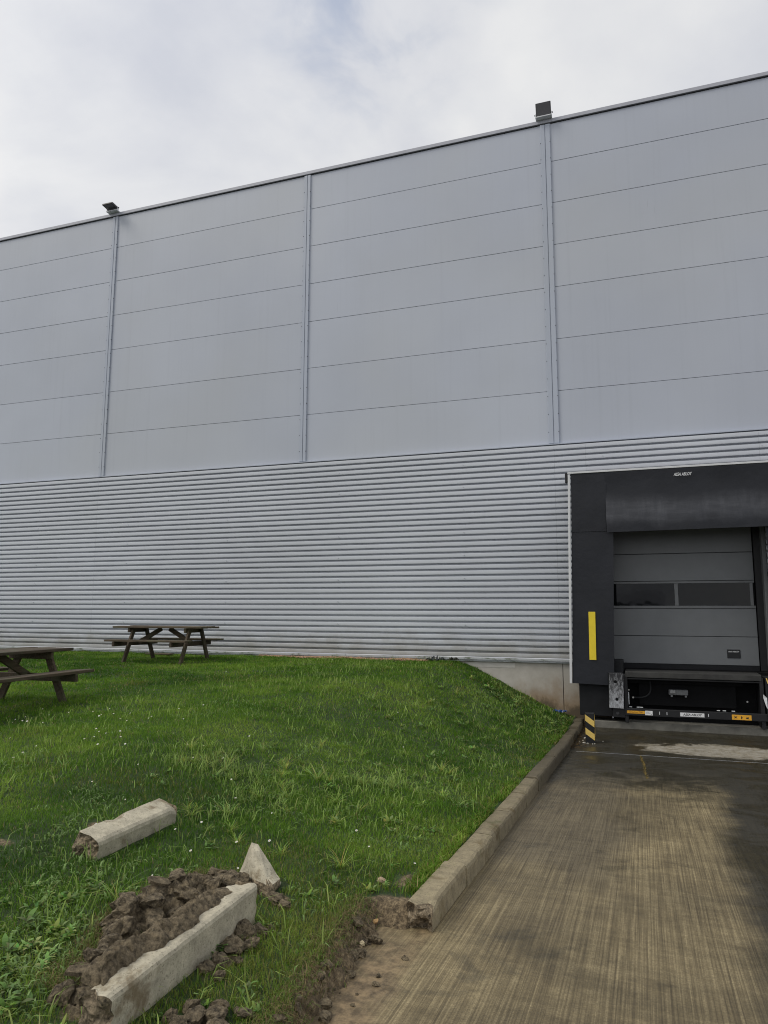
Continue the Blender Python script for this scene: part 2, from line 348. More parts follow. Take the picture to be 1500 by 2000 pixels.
def drive_mat():
    m, n, l, P = newmat('brushed_concrete'); v = coords(n, l)
    g = n.new('ShaderNodeNewGeometry'); sp = n.new('ShaderNodeSeparateXYZ'); l.new(g.outputs['Position'], sp.inputs[0]); X, Y = sp.outputs[0], sp.outputs[1]
    wob = tnoise(n, l, v, 0.8, 5, 0.6, 0.3)
    wobc = math_(n, l, 'SUBTRACT', wob, 0.5)
    br = coords(n, l, (105, 1.1, 1)); b1 = tnoise(n, l, br, 1.0, 4, 0.6)
    br2 = coords(n, l, (16, 0.16, 1)); b2 = tnoise(n, l, br2, 1.0, 4, 0.65)
    cross = coords(n, l, (1.0, 22, 1)); b3 = tnoise(n, l, cross, 1.0, 4, 0.65)
    lines = math_(n, l, 'ADD', math_(n, l, 'MULTIPLY', b1, 0.50), math_(n, l, 'ADD', math_(n, l, 'MULTIPLY', b2, 0.09), math_(n, l, 'ADD', math_(n, l, 'MULTIPLY', b3, 0.12), math_(n, l, 'MULTIPLY', tnoise(n, l, v, 3.0, 10, 0.78), 0.30))))
    base = ramp(n, [(0.39, (0.076, 0.058, 0.029)), (0.505, (0.178, 0.141, 0.074)), (0.63, (0.34, 0.278, 0.155))]); l.new(lines, base.inputs[0])
    fine = tnoise(n, l, v, 90, 7, 0.8); c = mixc(n, l, maprange(n, l, fine, 0.42, 0.62, 0.0, 0.55), base.outputs[0], (0.072, 0.056, 0.030))
    lum = maprange(n, l, tnoise(n, l, v, 0.7, 7, 0.66, 0.8), 0.34, 0.62, 0.68, 1.18, False); lv_ = n.new('ShaderNodeVectorMath'); lv_.operation = 'SCALE'; l.new(c, lv_.inputs[0]); l.new(lum, lv_.inputs['Scale']); c = lv_.outputs[0]
    # greyer wheel-worn strip by the kerb
    xs = math_(n, l, 'ADD', X, math_(n, l, 'MULTIPLY', wobc, 1.1))
    grey = math_(n, l, 'MULTIPLY', maprange(n, l, xs, 0.0, -0.45), maprange(n, l, math_(n, l, 'ADD', Y, math_(n, l, 'MULTIPLY', wobc, 4.0)), 4.2, 6.5))
    gcol = ramp(n, [(0.40, (0.058, 0.046, 0.027)), (0.60, (0.145, 0.120, 0.075))]); l.new(lines, gcol.inputs[0])
    c = mixc(n, l, math_(n, l, 'MULTIPLY', grey, 0.85), c, gcol.outputs[0])
    # damp, dark, algae-stained areas: right wheel track and the low end by the dock
    patch = tnoise(n, l, v, 1.6, 7, 0.66, 0.5)
    pc = math_(n, l, 'SUBTRACT', patch, 0.5)
    wr = maprange(n, l, math_(n, l, 'ADD', math_(n, l, 'SUBTRACT', X, math_(n, l, 'MULTIPLY', Y, 0.055)), math_(n, l, 'MULTIPLY', wobc, 0.9)), 0.12, 0.45)
    wf = maprange(n, l, math_(n, l, 'ADD', Y, math_(n, l, 'MULTIPLY', pc, 5.0)), 8.2, 10.6)
    tip = math_(n, l, 'MULTIPLY', maprange(n, l, patch, 0.56, 0.68), 0.45)
    wet = math_(n, l, 'MAXIMUM', math_(n, l, 'MAXIMUM', wr, wf), tip)
    # dry pale patch in front of the leveller
    ex = math_(n, l, 'DIVIDE', math_(n, l, 'SUBTRACT', X, 1.35), 1.55); ey = math_(n, l, 'DIVIDE', math_(n, l, 'SUBTRACT', Y, 13.25), 0.62)
    rr = math_(n, l, 'ADD', math_(n, l, 'MULTIPLY', ex, ex), math_(n, l, 'MULTIPLY', ey, ey))
    dry = maprange(n, l, math_(n, l, 'ADD', rr, math_(n, l, 'ADD', math_(n, l, 'MULTIPLY', pc, 3.0), math_(n, l, 'MULTIPLY', math_(n, l, 'SUBTRACT', tnoise(n, l, v, 6, 7, 0.7), 0.5), 1.6))), 0.55, 1.25, 1, 0)
    wet = math_(n, l, 'MULTIPLY', wet, math_(n, l, 'SUBTRACT', 1.0, math_(n, l, 'MULTIPLY', dry, 0.95)))
    wcol = ramp(n, [(0.38, (0.012, 0.011, 0.007)), (0.52, (0.024, 0.021, 0.012)), (0.68, (0.062, 0.053, 0.030))]); l.new(math_(n, l, 'ADD', math_(n, l, 'MULTIPLY', lines, 0.5), math_(n, l, 'MULTIPLY', patch, 0.5)), wcol.inputs[0])
    c = mixc(n, l, math_(n, l, 'MULTIPLY', wet, 0.97), c, wcol.outputs[0])
    c = mixc(n, l, math_(n, l, 'MULTIPLY', dry, maprange(n, l, tnoise(n, l, v, 7, 8, 0.75), 0.35, 0.65, 0.3, 0.95)), c, (0.34, 0.32, 0.275))
    # orange clay washed out of the broken verge
    mx = math_(n, l, 'ADD', math_(n, l, 'ADD', X, math_(n, l, 'MULTIPLY', math_(n, l, 'SUBTRACT', Y, 4.5), 0.18)), math_(n, l, 'MULTIPLY', wobc, 1.2))
    mud = math_(n, l, 'MULTIPLY', maprange(n, l, mx, -1.06, -1.32), maprange(n, l, math_(n, l, 'ADD', Y, pc), 4.9, 4.1))
    mcol = ramp(n, [(0.40, (0.085, 0.060, 0.033)), (0.60, (0.27, 0.195, 0.108))]); l.new(tnoise(n, l, v, 12, 7, 0.7), mcol.inputs[0])
    c = mixc(n, l, math_(n, l, 'MULTIPLY', mud, maprange(n, l, patch, 0.40, 0.56, 0.15, 0.9)), c, mcol.outputs[0])
    # pale scuffs
    vsc = coords(n, l, (1.4, 4.0, 1)); sc = maprange(n, l, tnoise(n, l, vsc, 2.2, 7, 0.75, 0.6), 0.68, 0.75, 0, 0.45); c = mixc(n, l, sc, c, (0.33, 0.285, 0.205))
    l.new(c, P.inputs['Base Color'])
    l.new(math_(n, l, 'SUBTRACT', 0.62, math_(n, l, 'MULTIPLY', wet, maprange(n, l, patch, 0.4, 0.6, -0.10, 0.34))), P.inputs['Roughness'])
    addbump(n, l, P, math_(n, l, 'ADD', math_(n, l, 'MULTIPLY', b1, 0.8), math_(n, l, 'MULTIPLY', fine, 0.5)), 0.35, 0.006)
    return m
M_DRIVE = drive_mat()
M_YARD = simple('yard_asphalt', (0.055, 0.055, 0.057), 0.85, var=0.3, scale=0.6, bump=0.3)

def leaf_mat(name, tint=(1, 1, 1), rough=0.55, transl=0.35):
    m, n, l, P = newmat(name); at = N(n, 'ShaderNodeAttribute', attribute_name='tint')
    c = mixc(n, l, 1.0, at.outputs['Color'], tint, 'MULTIPLY'); l.new(c, P.inputs['Base Color'])
    P.inputs['Roughness'].default_value = rough; P.inputs['Specular IOR Level'].default_value = 0.2
    tr = n.new('ShaderNodeBsdfTranslucent'); l.new(c, tr.inputs[0]); mx = n.new('ShaderNodeMixShader'); mx.inputs[0].default_value = transl
    l.new(P.outputs[0], mx.inputs[1]); l.new(tr.outputs[0], mx.inputs[2]); l.new(mx.outputs[0], n['Material Output'].inputs[0])
    return m
M_GRASS = leaf_mat('grass_blades')
M_WEED = leaf_mat('weed_leaves', (1.45, 1.2, 1.05), rough=0.6)
M_PETAL = simple('white_petals', (0.80, 0.80, 0.78), 0.6, var=0.02)
M_EYE = simple('yellow_eye', (0.65, 0.42, 0.03), 0.7, var=0.05)

# ------------------------------------------------------------------ ground shapes
YW = 15.70                                        # face of the wall
KX0, KX1 = -1.32, -1.16                           # back and face of the kerb
KERB_END = 4.32                                   # the kerb is broken off here
def zd(y): return 0.046 * np.maximum(13.1 - np.maximum(np.asarray(y, float), -2.0), 0.0)
def edge_x(y): return -1.40 - 0.21 * sstep(2.5, 4.2, y) + 0.14 * (fbm(np.asarray(y) * 2.0, 3.3 + 0 * np.asarray(y), 4, 5) - 0.5)
def lawn_z(x, y):
    x = np.asarray(x, float); y = np.asarray(y, float)
    zk = zd(y) + 0.115; zp = 1.16 - 0.38 * np.maximum(0, (15 - y) / 12) ** 1.5
    zp = np.maximum(zp, 0.74)
    Wd = 3.5 - 1.0 * sstep(6, 15, y); d = np.clip((-1.32 - x) / Wd, 0, 1); s = 0.5 * d + 0.5 * d * d * (3 - 2 * d)
    z = zk + (zp - zk) * s
    away = sstep(0.0, 0.5, -1.32 - x)
    z = z + away * (0.07 * (fbm(x * 0.8, y * 0.8, 3, 1) - 0.5) + 0.045 * (fbm(x * 3.5, y * 3.5, 3, 2) - 0.5))
    # broken verge in the foreground: the turf ends in a ragged earth step
    near = 1 - sstep(KERB_END - 0.12, KERB_END + 0.05, y)
    ex = edge_x(y); t = sstep(ex - 0.02, ex + 0.15 + 0.14 * (fbm(x * 6, y * 6, 3, 9) - 0.5), x)
    low = zd(y) - 0.02 + 0.05 * (fbm(x * 9, y * 9, 4, 3) - 0.52) - 0.25 * np.clip(x + 1.36, 0, 1)
    step = z * (1 - t) + low * t + (0.10 * (fbm(x * 11, y * 11, 4, 4) - 0.5) + 0.05 * (fbm(x * 34, y * 34, 3, 6) - 0.5)) * np.clip(t * (1 - t) * 6, 0, 1)
    # hollow where the loose kerb came out, just before the broken end
    far = np.where(x > -1.315, zd(y) - 0.12, z)
    return near * step + (1 - near) * far
def soil_amt(x, y):
    x = np.asarray(x, float); y = np.asarray(y, float)
    near = 1 - sstep(KERB_END - 0.05, KERB_END + 0.25, y)
    a = near * sstep(-0.05, 0.05, x - edge_x(y) + 0.10 * (fbm(x * 8, y * 8, 3, 8) - 0.5))
    def spot(cx, cy, rx, ry, k=1.0): return k * np.clip(1.25 - np.sqrt(((x - cx) / rx) ** 2 + ((y - cy) / ry) ** 2), 0, 1)
    for sp_ in ((-2.30, 3.35, 0.22, 0.56, 1.3), (-2.17, 2.75, 0.12, 0.3, 1.2), (-1.66, 2.66, 0.13, 0.16, 0.9), (-1.98, 3.95, 0.08, 0.08, 0.8), (-1.45, 4.72, 0.10, 0.22, 0.8), (-1.40, 5.6, 0.05, 0.4, 0.6),
                (-3.6, 4.3, 0.08, 0.1, 0.7), (-1.86, 3.2, 0.06, 0.3, 0.7), (-3.85, 3.75, 0.12, 0.08, 0.8)):
        a = np.maximum(a, spot(*sp_))
    return np.clip(a, 0, 1)

def grid_obj(name, xs, ys, zf, mat, kind='structure', attr=None):
    X, Y = np.meshgrid(xs, ys); Z = zf(X, Y); nx, ny = len(xs), len(ys)
    co = np.stack([X, Y, Z], -1).reshape(-1, 3).astype(np.float32)
    i = np.arange(ny - 1)[:, None] * nx + np.arange(nx - 1)[None, :]
    q = np.stack([i, i + 1, i + 1 + nx, i + nx], -1).reshape(-1, 4).astype(np.int32)
    me = bpy.data.meshes.new(name); me.vertices.add(len(co)); me.vertices.foreach_set('co', co.ravel())
    me.loops.add(q.size); me.loops.foreach_set('vertex_index', q.ravel()); me.polygons.add(len(q))
    me.polygons.foreach_set('loop_start', np.arange(0, q.size, 4, dtype=np.int32)); me.update(calc_edges=True); me.validate()
    me.polygons.foreach_set('use_smooth', np.ones(len(q), bool))
    if attr:
        a = me.attributes.new(attr[0], 'FLOAT', 'POINT'); a.data.foreach_set('value', attr[1](X, Y).ravel().astype(np.float32))
    me.materials.append(mat); o = bpy.data.objects.new(name, me); link(o); o['kind'] = kind
    return o
xs = np.unique(np.round(np.concatenate([np.arange(-60, -16, 2.0), np.arange(-16, -6, 0.25), np.arange(-6, -2.9, 0.08), np.arange(-2.9, -1.75, 0.03), np.arange(-1.75, -1.13, 0.010)]), 4))
ys = np.unique(np.round(np.concatenate([np.arange(-2, 1.4, 0.2), np.arange(1.4, 2.3, 0.05), np.arange(2.3, 4.6, 0.012), np.arange(4.6, 4.8, 0.05), np.arange(4.8, 8, 0.1), np.arange(8, 15.71, 0.16), [15.72]]), 4))
grid_obj('lawn', xs, ys, lawn_z, M_LAWN, attr=('soil', soil_amt))
# concrete drive: main slab, joint, flat apron in front of the dock
JY = 12.28
grid_obj('driveway', np.array([-1.56, 0.5, 3.0, 8, 30.0]), np.concatenate([np.arange(-2, JY, 0.6), [JY - 0.012]]), lambda x, y: zd(y), M_DRIVE)
grid_obj('dock_apron', np.array([-1.30, 0.5, 3.0, 8, 30.0]), np.concatenate([[JY + 0.012], np.arange(12.5, 15.6, 0.3), [15.9]]), lambda x, y: zd(y), M_DRIVE)
tag(box('joint_filler', -1.2, 30, JY - 0.014, JY + 0.014, -0.2, float(zd(JY)) - 0.002, simple('joint_sealant', (0.03, 0.03, 0.026), 0.95, spec=0.05)), kind='structure')
tag(box('yard', -400, 400, -400, -2.0, 0.0, 0.69, M_YARD), kind='structure')

# ------------------------------------------------------------------ warehouse
wh = thing('warehouse', 'long grey warehouse clad in flat panels above and corrugated sheets below', 'building', (-7.6, YW, 0))
OX, OY = -7.6, YW
def wbox(name, x0, x1, y0, y1, z0, z1, mat, parent=wh, bev=0.0):
    return box(name, x0 - OX, x1 - OX, y0 - OY, y1 - OY, z0, z1, mat, parent, bev)
BAYS = [-25.65, -19.64, -13.63, -7.61, -1.60, 4.41, 10.42]
ROWS = [5.83, 7.02, 8.20, 9.41, 10.41, 11.42, 12.43, 13.37]
wbox('wall_core', BAYS[0], BAYS[-1], YW + 0.10, YW + 18, 5.80, 13.30, M_DARKGAP)
wbox('roof', BAYS[0], BAYS[-1], YW + 0.10, YW + 18, 13.301, 13.36, M_COPE)
pm = {}
for i in range(len(BAYS) - 1):
    for j in range(len(ROWS) - 1):
        h = round(ROWS[j + 1] - ROWS[j], 3); w = round(BAYS[i + 1] - BAYS[i], 3)
        x, z = (BAYS[i] + BAYS[i + 1]) / 2, (ROWS[j] + ROWS[j + 1]) / 2
        if (w, h) not in pm:
            o = wbox('wall_panel', BAYS[i] + 0.004, BAYS[i + 1] - 0.004, YW, YW + 0.09, ROWS[j] + 0.0035, ROWS[j + 1] - 0.0035, M_PANEL, bev=0.004); pm[(w, h)] = o.data
        else:
            o = bpy.data.objects.new('wall_panel', pm[(w, h)]); link(o, wh); o.location = (x - OX, 0.045, z)
        o.rotation_euler = (random.uniform(-.0012, .0012), 0, 0)
for bxx in BAYS[1:-1]:                            # cover strips between the bays, screwed on both sides of a groove
    hw = 0.118 if bxx == -1.60 else 0.092
    m = wbox('cover_strip', bxx - hw, bxx + hw, YW - 0.012, YW - 0.002, 5.845, 13.365, M_MULL, bev=0.002)
    for s in (-1, 1):
        p = box('strip_half', s * hw * 0.5 - hw * 0.44, s * hw * 0.5 + hw * 0.44, -0.026, -0.0075, -3.755, 3.755, M_MULL, m, bev=0.005)
    bm = bmesh.new()
    for k, z in enumerate(np.arange(6.1, 13.3, 0.40)):
        for s in (-1, 1): cyl(bm, (s * hw * 0.9, -0.010, z - 9.605), (s * hw * 0.9, -0.030, z - 9.605), 0.009, 6)
    f = bm_obj('screw_row', bm, M_DARKGAP, m); f['kind'] = 'stuff'
wbox('coping', BAYS[0], BAYS[-1], YW - 0.040, YW + 0.4, 13.385, 13.475, M_COPE, bev=0.006)
wbox('coping_shadow_gap', BAYS[0], BAYS[-1], YW - 0.03, YW + 0.35, 13.371, 13.384, M_DARKGAP)
wbox('drip_flashing', BAYS[0], BAYS[-1], YW - 0.100, YW + 0.09, 5.806, 5.826, M_MULL)
# corrugated sheets, eight ribs each
PITCH = 0.1262; ZB = 1.272
prof = [(0.0, 0.096), (0.004, 0.090), (0.010, 0.006), (0.013, 0.001), (0.030, -0.001), (0.052, -0.0015), (0.074, -0.001), (0.087, 0.0), (0.0905, 0.003), (0.0945, 0.090), (0.0985, 0.096)]   # (height, depth) per rib
def sheet(x0, x1, r0_, r1_, proud):
    pts = []
    for r in range(r0_, r1_):
        for (h, d) in prof: pts.append((ZB + r * PITCH + h, d - proud))
    pts.append((ZB + r1_ * PITCH + 0.004, prof[1][1] - proud - 0.001))
    n = 7; xs_ = np.linspace(x0, x1, n); v = []; f = []
    for z, d in pts:
        for x in xs_: v.append((x - OX, d - 0.082 + 0.0025 * math.sin(x * 0.9 + z * 3), z))
    for a in range(len(pts) - 1):
        for b in range(n - 1): f.append((a * n + b, a * n + b + 1, (a + 1) * n + b + 1, (a + 1) * n + b))
    o = mesh_obj('corrugated_sheet', v, f, M_CORR, wh)
    o.rotation_euler = (0, 0, 0); return o
DL, DRT = -0.95, 2.35                              # doorway cut out of the sheeting
for (xa, xb, top_only) in ((-25.65, -13.63, 0), (-13.63, -1.60, 0), (-1.60, DL, 0), (DL, DRT, 1), (DRT, 10.42, 0)):
    for k in range(5):
        r0_, r1_ = (k * 8, min(36, k * 8 + 8))
        if top_only:
            r0_ = max(r0_, 24)
            if r1_ <= r0_: continue
        sheet(xa + 0.001, xb - 0.001, r0_, r1_, 0.0035 * k)
wbox('sheeting_backing', BAYS[0], DL, YW + 0.020, YW + 0.30, 1.28, 5.80, M_DARKGAP)
wbox('sheeting_backing', DRT, BAYS[-1], YW + 0.020, YW + 0.30, 1.28, 5.80, M_DARKGAP)
wbox('sheeting_backing', DL, DRT, YW + 0.020, YW + 0.30, 4.36, 5.80, M_DARKGAP)
# screw heads on the sheeting
bm = bmesh.new()
for xx in np.arange(-24.6, 10, 3.0):
    for r in range(1, 36, 4):
        if DL - 0.4 < xx < DRT + 0.8 and r < 27: continue
        cyl(bm, (xx - OX, -0.070, ZB + r * PITCH + 0.05), (xx - OX, -0.088 - 0.0035 * 4, ZB + r * PITCH + 0.05), 0.010, 6)
o = bm_obj('sheet_screws', bm, M_COPE, wh); o['kind'] = 'stuff'
# base flashing and concrete plinth
for a, b in ((BAYS[0], -13.0), (-12.995, -6.4), (-6.395, -1.245)):
    wbox('base_flashing', a, b, YW - 0.088, YW + 0.02, 1.222, 1.262, M_MOSSY, bev=0.004)
    wbox('base_drip', a, b, YW - 0.060, YW + 0.02, 1.180, 1.214, M_MOSSY, bev=0.003)
wbox('base_flashing', 3.4, BAYS[-1], YW - 0.088, YW + 0.02, 1.222, 1.262, M_MOSSY, bev=0.004)
for a, b in ((BAYS[0], -19.6), (-19.588, -13.6), (-13.588, -7.55), (-7.538, -1.565), (-1.553, -0.62), (2.42, 10.42)):
    wbox('plinth_panel', a, b, YW - 0.010, YW + 0.30, -0.4, 1.176, M_PLINTH, bev=0.006)
wbox('plinth_patch', -3.6, -2.55, YW - 0.016, YW - 0.0105, 1.06, 1.16, simple('plinth_repair', (0.50, 0.48, 0.44), 0.8, var=0.08), bev=0.002)
wbox('dock_floor', -0.60, 2.40, YW - 0.02, YW + 6.0, 0.70, 1.10, M_PITBLACK)
wbox('dock_footing', -0.95, 2.6, YW - 0.50, YW - 0.03, -0.2, 0.13, simple('footing_concrete', (0.15, 0.145, 0.125), 0.85, var=0.35, scale=5), bev=0.008)
wbox('pit_wall', -0.60, 2.40, YW - 0.025, YW + 0.3, -0.2, 0.695, M_PITBLACK)

# ------------------------------------------------------------------ sectional door
door = thing('sectional_door', 'dark grey sectional door with a window strip, closed inside the dock shelter', 'door', (0.75, YW + 0.05, 1.2))
dl, dr = -0.80, 2.15
door.location.y += 0.22
def dbox(name, x0, x1, y0, y1, z0, z1, mat, parent=door, bev=0.0): return box(name, x0 - 0.75, x1 - 0.75, y0 - YW - 0.05, y1 - YW - 0.05, z0 - 1.2, z1 - 1.2, mat, parent, bev)
zs = [1.201, 1.758, 2.309, 2.867, 3.430, 3.985, 4.34]
for k in range(6):
    if k == 2: continue
    dbox('door_panel', dl, dr, YW + 0.050, YW + 0.09, zs[k] + 0.004, zs[k + 1] - 0.004, M_DOOR, bev=0.006)
dbox('door_backing', dl - 0.2, dr + 0.2, YW + 0.14, YW + 0.20, 1.10, 4.36, M_PITBLACK)
wf = dbox('window_section', dl, dr, YW + 0.070, YW + 0.10, zs[2] + 0.004, zs[3] - 0.004, M_PITBLACK)
fz0, fz1 = zs[2] + 0.004, zs[3] - 0.004
c0 = ((dl + dr) / 2, YW + 0.085, (fz0 + fz1) / 2)
def fbox(name, x0, x1, y0, y1, z0, z1, mat, bev=0.0): return box(name, x0 - c0[0], x1 - c0[0], y0 - c0[1], y1 - c0[1], z0 - c0[2], z1 - c0[2], mat, wf, bev)
fbox('frame_rail', dl, dr, YW + 0.046, YW + 0.069, fz0, fz0 + 0.055, M_DOORFR, 0.004)
fbox('frame_rail', dl, dr, YW + 0.046, YW + 0.069, fz1 - 0.045, fz1, M_DOORFR, 0.004)
for x0 in (dl, 0.675, 2.06): fbox('frame_stile', x0, x0 + (0.072 if x0 > 0 and x0 < 1 else 0.06), YW + 0.047, YW + 0.069, fz0 + 0.056, fz1 - 0.046, M_DOORFR, 0.004)
fbox('pane', dl + 0.062, 0.673, YW + 0.060, YW + 0.067, fz0 + 0.057, fz1 - 0.047, M_GLASS)
fbox('pane', 0.749, 2.058, YW + 0.060, YW + 0.067, fz0 + 0.057, fz1 - 0.047, M_GLASS)
dbox('bottom_seal', dl, dr, YW + 0.055, YW + 0.085, 1.105, 1.200, M_RUBBER)
hp = dbox('handle_plate', 1.585, 1.822, YW + 0.036, YW + 0.049, 1.345, 1.512, M_BLACK, bev=0.005)
text_mesh('plate_lettering', 'ASSA ABLOY', 0.034, M_WHITE, hp, (0, -0.0075, 0.042), (math.pi / 2, 0, 0), 0.0, 0.0006)
for x0, x1 in ((dl - 0.14, dl - 0.004), (dr + 0.014, dr + 0.16)): dbox('jamb', x0, x1, YW + 0.0, YW + 0.12, 1.105, 4.35, M_BLACK, bev=0.005)
dbox('door_track', dr + 0.132, dr + 0.20, YW - 0.27, YW - 0.005, 1.12, 4.34, M_DOORFR, bev=0.006)

# ------------------------------------------------------------------ unseen shed added behind the camera to give the door panes a reflection
sd = thing('reflection_shed', 'low grey shed added out of view to be mirrored in the dock door window', 'shed', (-6.0, -62, 0.69))
box('shed_wall', -8.0, 8.0, -6, 6, 0, 2.7, simple('shed_grey', (0.20, 0.20, 0.20), 0.7), sd)
mesh_obj('shed_roof', [(-8.4, -6.4, 2.71), (8.4, -6.4, 2.71), (8.4, 6.4, 2.71), (-8.4, 6.4, 2.71), (-8.4, 0, 4.1), (8.4, 0, 4.1)], [(0, 1, 5, 4), (2, 3, 4, 5), (0, 4, 3), (1, 2, 5), (0, 3, 2, 1)], M_COPE, sd)
box('shed_door', -2.0, 1.6, 6.0, 6.06, 0, 2.4, M_BLACK, sd)
# ------------------------------------------------------------------ dock shelter
SY = 15.10
sh = thing('dock_shelter', 'black dock shelter with white edge and yellow strip framing the loading door', 'dock shelter', (0.92, SY, 0.83))
def shx(x, z): return x - 0.021 * (5.05 - z)         # the frame leans slightly
def sheet_part(name, quads, mat, parent, thick=0.006, nx=10, nz=10, bulge=None, seed=0):
    """hanging fabric: a quad (tl, tr, br, bl) in x,z with gentle waves, given a thickness"""
    tl, tr, br, bl = quads; v = []; f = []
    for j in range(nz + 1):
        for i in range(nx + 1):
            s, t = i / nx, j / nz
            x = (tl[0] * (1 - s) + tr[0] * s) * (1 - t) + (bl[0] * (1 - s) + br[0] * s) * t
            z = (tl[1] * (1 - s) + tr[1] * s) * (1 - t) + (bl[1] * (1 - s) + br[1] * s) * t
            y = (bulge(s, t) if bulge else 0) + 0.016 * mnoise.noise((x * 1.3, z * 1.1, seed)) * min(1, t * 3)
            v.append((x - 0.92, y, z - 0.83))
    n = len(v); v += [(a, b + thick, c) for a, b, c in v]; w = nx + 1; n2_ = 2 * n; v += v[:]
    for j in range(nz):
        for i in range(nx):
            a = j * w + i; f.append((a, a + w, a + w + 1, a + 1)); f.append((n + a, n + a + 1, n + a + w + 1, n + a + w))
    rim = [j * w for j in range(nz + 1)] + [nz * w + i for i in range(1, nx + 1)] + [j * w + nx for j in range(nz - 1, -1, -1)] + [i for i in range(nx - 1, 0, -1)]
    for a, b in zip(rim, rim[1:] + rim[:1]): f.append((n2_ + a, n2_ + n + a, n2_ + n + b, n2_ + b))
    return mesh_obj(name, v, f, mat, parent, smooth=True)
sheet_part('side_curtain', ((-1.235, 3.84), (-0.435, 3.84), (shx(-0.445, 0.83), 0.82), (shx(-1.235, 0.83), 0.84)), M_SIDEC, sh, seed=1, bulge=lambda s, t: 0.004)
sheet_part('side_curtain', ((2.29, 3.90), (3.08, 3.90), (3.06, 0.83), (2.36, 0.83)), M_SIDEC, sh, seed=2, bulge=lambda s, t: 0.004 + 0.05 * (1 - s) * t)
sheet_part('corner_curtain', ((-1.230, 5.035), (-0.535, 5.035), (-0.565, 3.845), (-1.232, 3.845)), M_SIDEC, sh, seed=3, bulge=lambda s, t: -0.004)
sheet_part('corner_curtain', ((2.39, 5.035), (3.075, 5.035), (3.075, 3.845), (2.42, 3.845)), M_SIDEC, sh, seed=4, bulge=lambda s, t: -0.004)
tc_ = sheet_part('top_curtain', ((-0.56, 5.035), (2.42, 5.035), (2.42, 3.83), (-0.555, 3.81)), M_TOPC, sh, nx=24, nz=16, seed=5, bulge=lambda s, t: -0.018 - 0.10 * (t - 0.42 if t > 0.42 else 0) + 0.012 * math.sin(t * 6))
# carcass: top and side walls between curtain and building
def shbox(name, x0, x1, y0, y1, z0, z1, mat, bev=0.0, parent=sh): return box(name, x0 - 0.92, x1 - 0.92, y0 - SY, y1 - SY, z0 - 0.83, z1 - 0.83, mat, parent, bev)
shbox('top_cover', -1.24, 3.09, SY + 0.03, YW - 0.012, 5.02, 5.045, M_RUBBER)
sheet_part_v = []
for xw in (-1.225, 3.06):
    o = mesh_obj('side_cover', [(a + b, y, z) for (b, z) in ((0, 4.19), (-0.088 if xw < 0 else 0, 0.02)) for y in (0.03, 0.585) for a in (xw - 0.92, xw - 0.905)],
                 [(0, 1, 3, 2), (4, 6, 7, 5), (0, 4, 5, 1), (2, 3, 7, 6), (0, 2, 6, 4), (1, 5, 7, 3)], M_RUBBER, sh)
# white edge profiles
bm = bmesh.new(); beam(bm, (-1.262 - 0.92, 0.006, 5.03 - 0.83), (shx(-1.262, 0.83) - 0.92, 0.006, 0.83 - 0.83 + 0.005), 0.05, 0.046, (1, 0, 0), 0.004); bm_obj('edge_profile', bm, M_ALU, sh)
bm = bmesh.new(); beam(bm, (3.10 - 0.92, 0.006, 5.03 - 0.83), (3.09 - 0.92, 0.006, 0.005), 0.05, 0.046, (1, 0, 0), 0.004); bm_obj('edge_profile', bm, M_ALU, sh)
shbox('top_profile', -1.29, 3.13, SY - 0.02, SY + 0.05, 5.046, 5.085, M_ALU, 0.004)
shbox('corner_cap', -1.345, -1.292, SY - 0.012, SY + 0.06, 4.86, 5.075, M_BLACK, 0.012)
ys_ = shbox('yellow_strip', -0.975, -0.845, SY - 0.010, SY - 0.004, 1.30, 2.24, M_YELLOW, 0.002)
ys_.rotation_euler = (0, 0.012, 0)
text_mesh('shelter_lettering', 'ASSA ABLOY', 0.088, M_WHITE, sh, (0.895 - 0.92, -0.050, 4.905 - 0.83), (math.pi / 2, 0, 0), 0.3, 0.0012, 0.64)

# ------------------------------------------------------------------ dock leveller
lv = thing('dock_leveller', 'black steel dock leveller in its pit under the closed door', 'dock leveller', (0.88, 15.2, 0.13))
LX0, LX1, LYF = -0.335, 2.06, 15.12
def lbox(name, x0, x1, y0, y1, z0, z1, mat, bev=0.0, parent=lv): return box(name, x0 - 0.88, x1 - 0.88, y0 - 15.2, y1 - 15.2, z0 - 0.13, z1 - 0.13, mat, parent, bev)
M_CHEQ = simple('worn_platform_steel', (0.030, 0.030, 0.028), 0.6, var=0.5, scale=4, stretch=(1, 3, 1), bump=0.3, bscale=50)
lbox('platform', LX0 + 0.01, LX1 - 0.005, 15.13, YW + 0.04, 1.070, 1.098, M_CHEQ, 0.004)
lbox('lip', LX0 + 0.012, LX1 - 0.01, 15.10, 15.127, 0.985, 1.09, M_CHEQ, 0.006)
lbox('lip_hinge', LX0 + 0.03, LX1 - 0.03, 15.128, 15.16, 0.945, 0.975, M_BLACK, 0.005)
lbox('side_frame', LX0 - 0.02, LX0 + 0.045, 15.11, YW - 0.03, 0.13, 1.04, M_BLACK, 0.005)
lbox('side_frame', LX1 - 0.05, LX1 + 0.02, 15.11, YW - 0.03, 0.13, 1.04, M_BLACK, 0.005)
lbox('pit_back', LX0 + 0.05, LX1 - 0.055, YW - 0.12, YW - 0.04, 0.135, 1.06, M_PITBLACK)
lbox('under_beam', LX0 + 0.06, LX1 - 0.3, 15.34, 15.42, 0.86, 0.94, M_PITBLACK, 0.004)
lbox('lift_frame', LX0 + 0.25, LX1 - 0.42, 15.42, 15.48, 0.44, 0.86, M_PITBLACK, 0.004)
fb = lbox('front_beam', LX0 - 0.02, LX1 + 0.10, 15.08, 15.14, 0.270, 0.405, M_BLACK, 0.006)
FC = ((LX0 - 0.02 + LX1 + 0.10) / 2, 15.11, 0.3375)
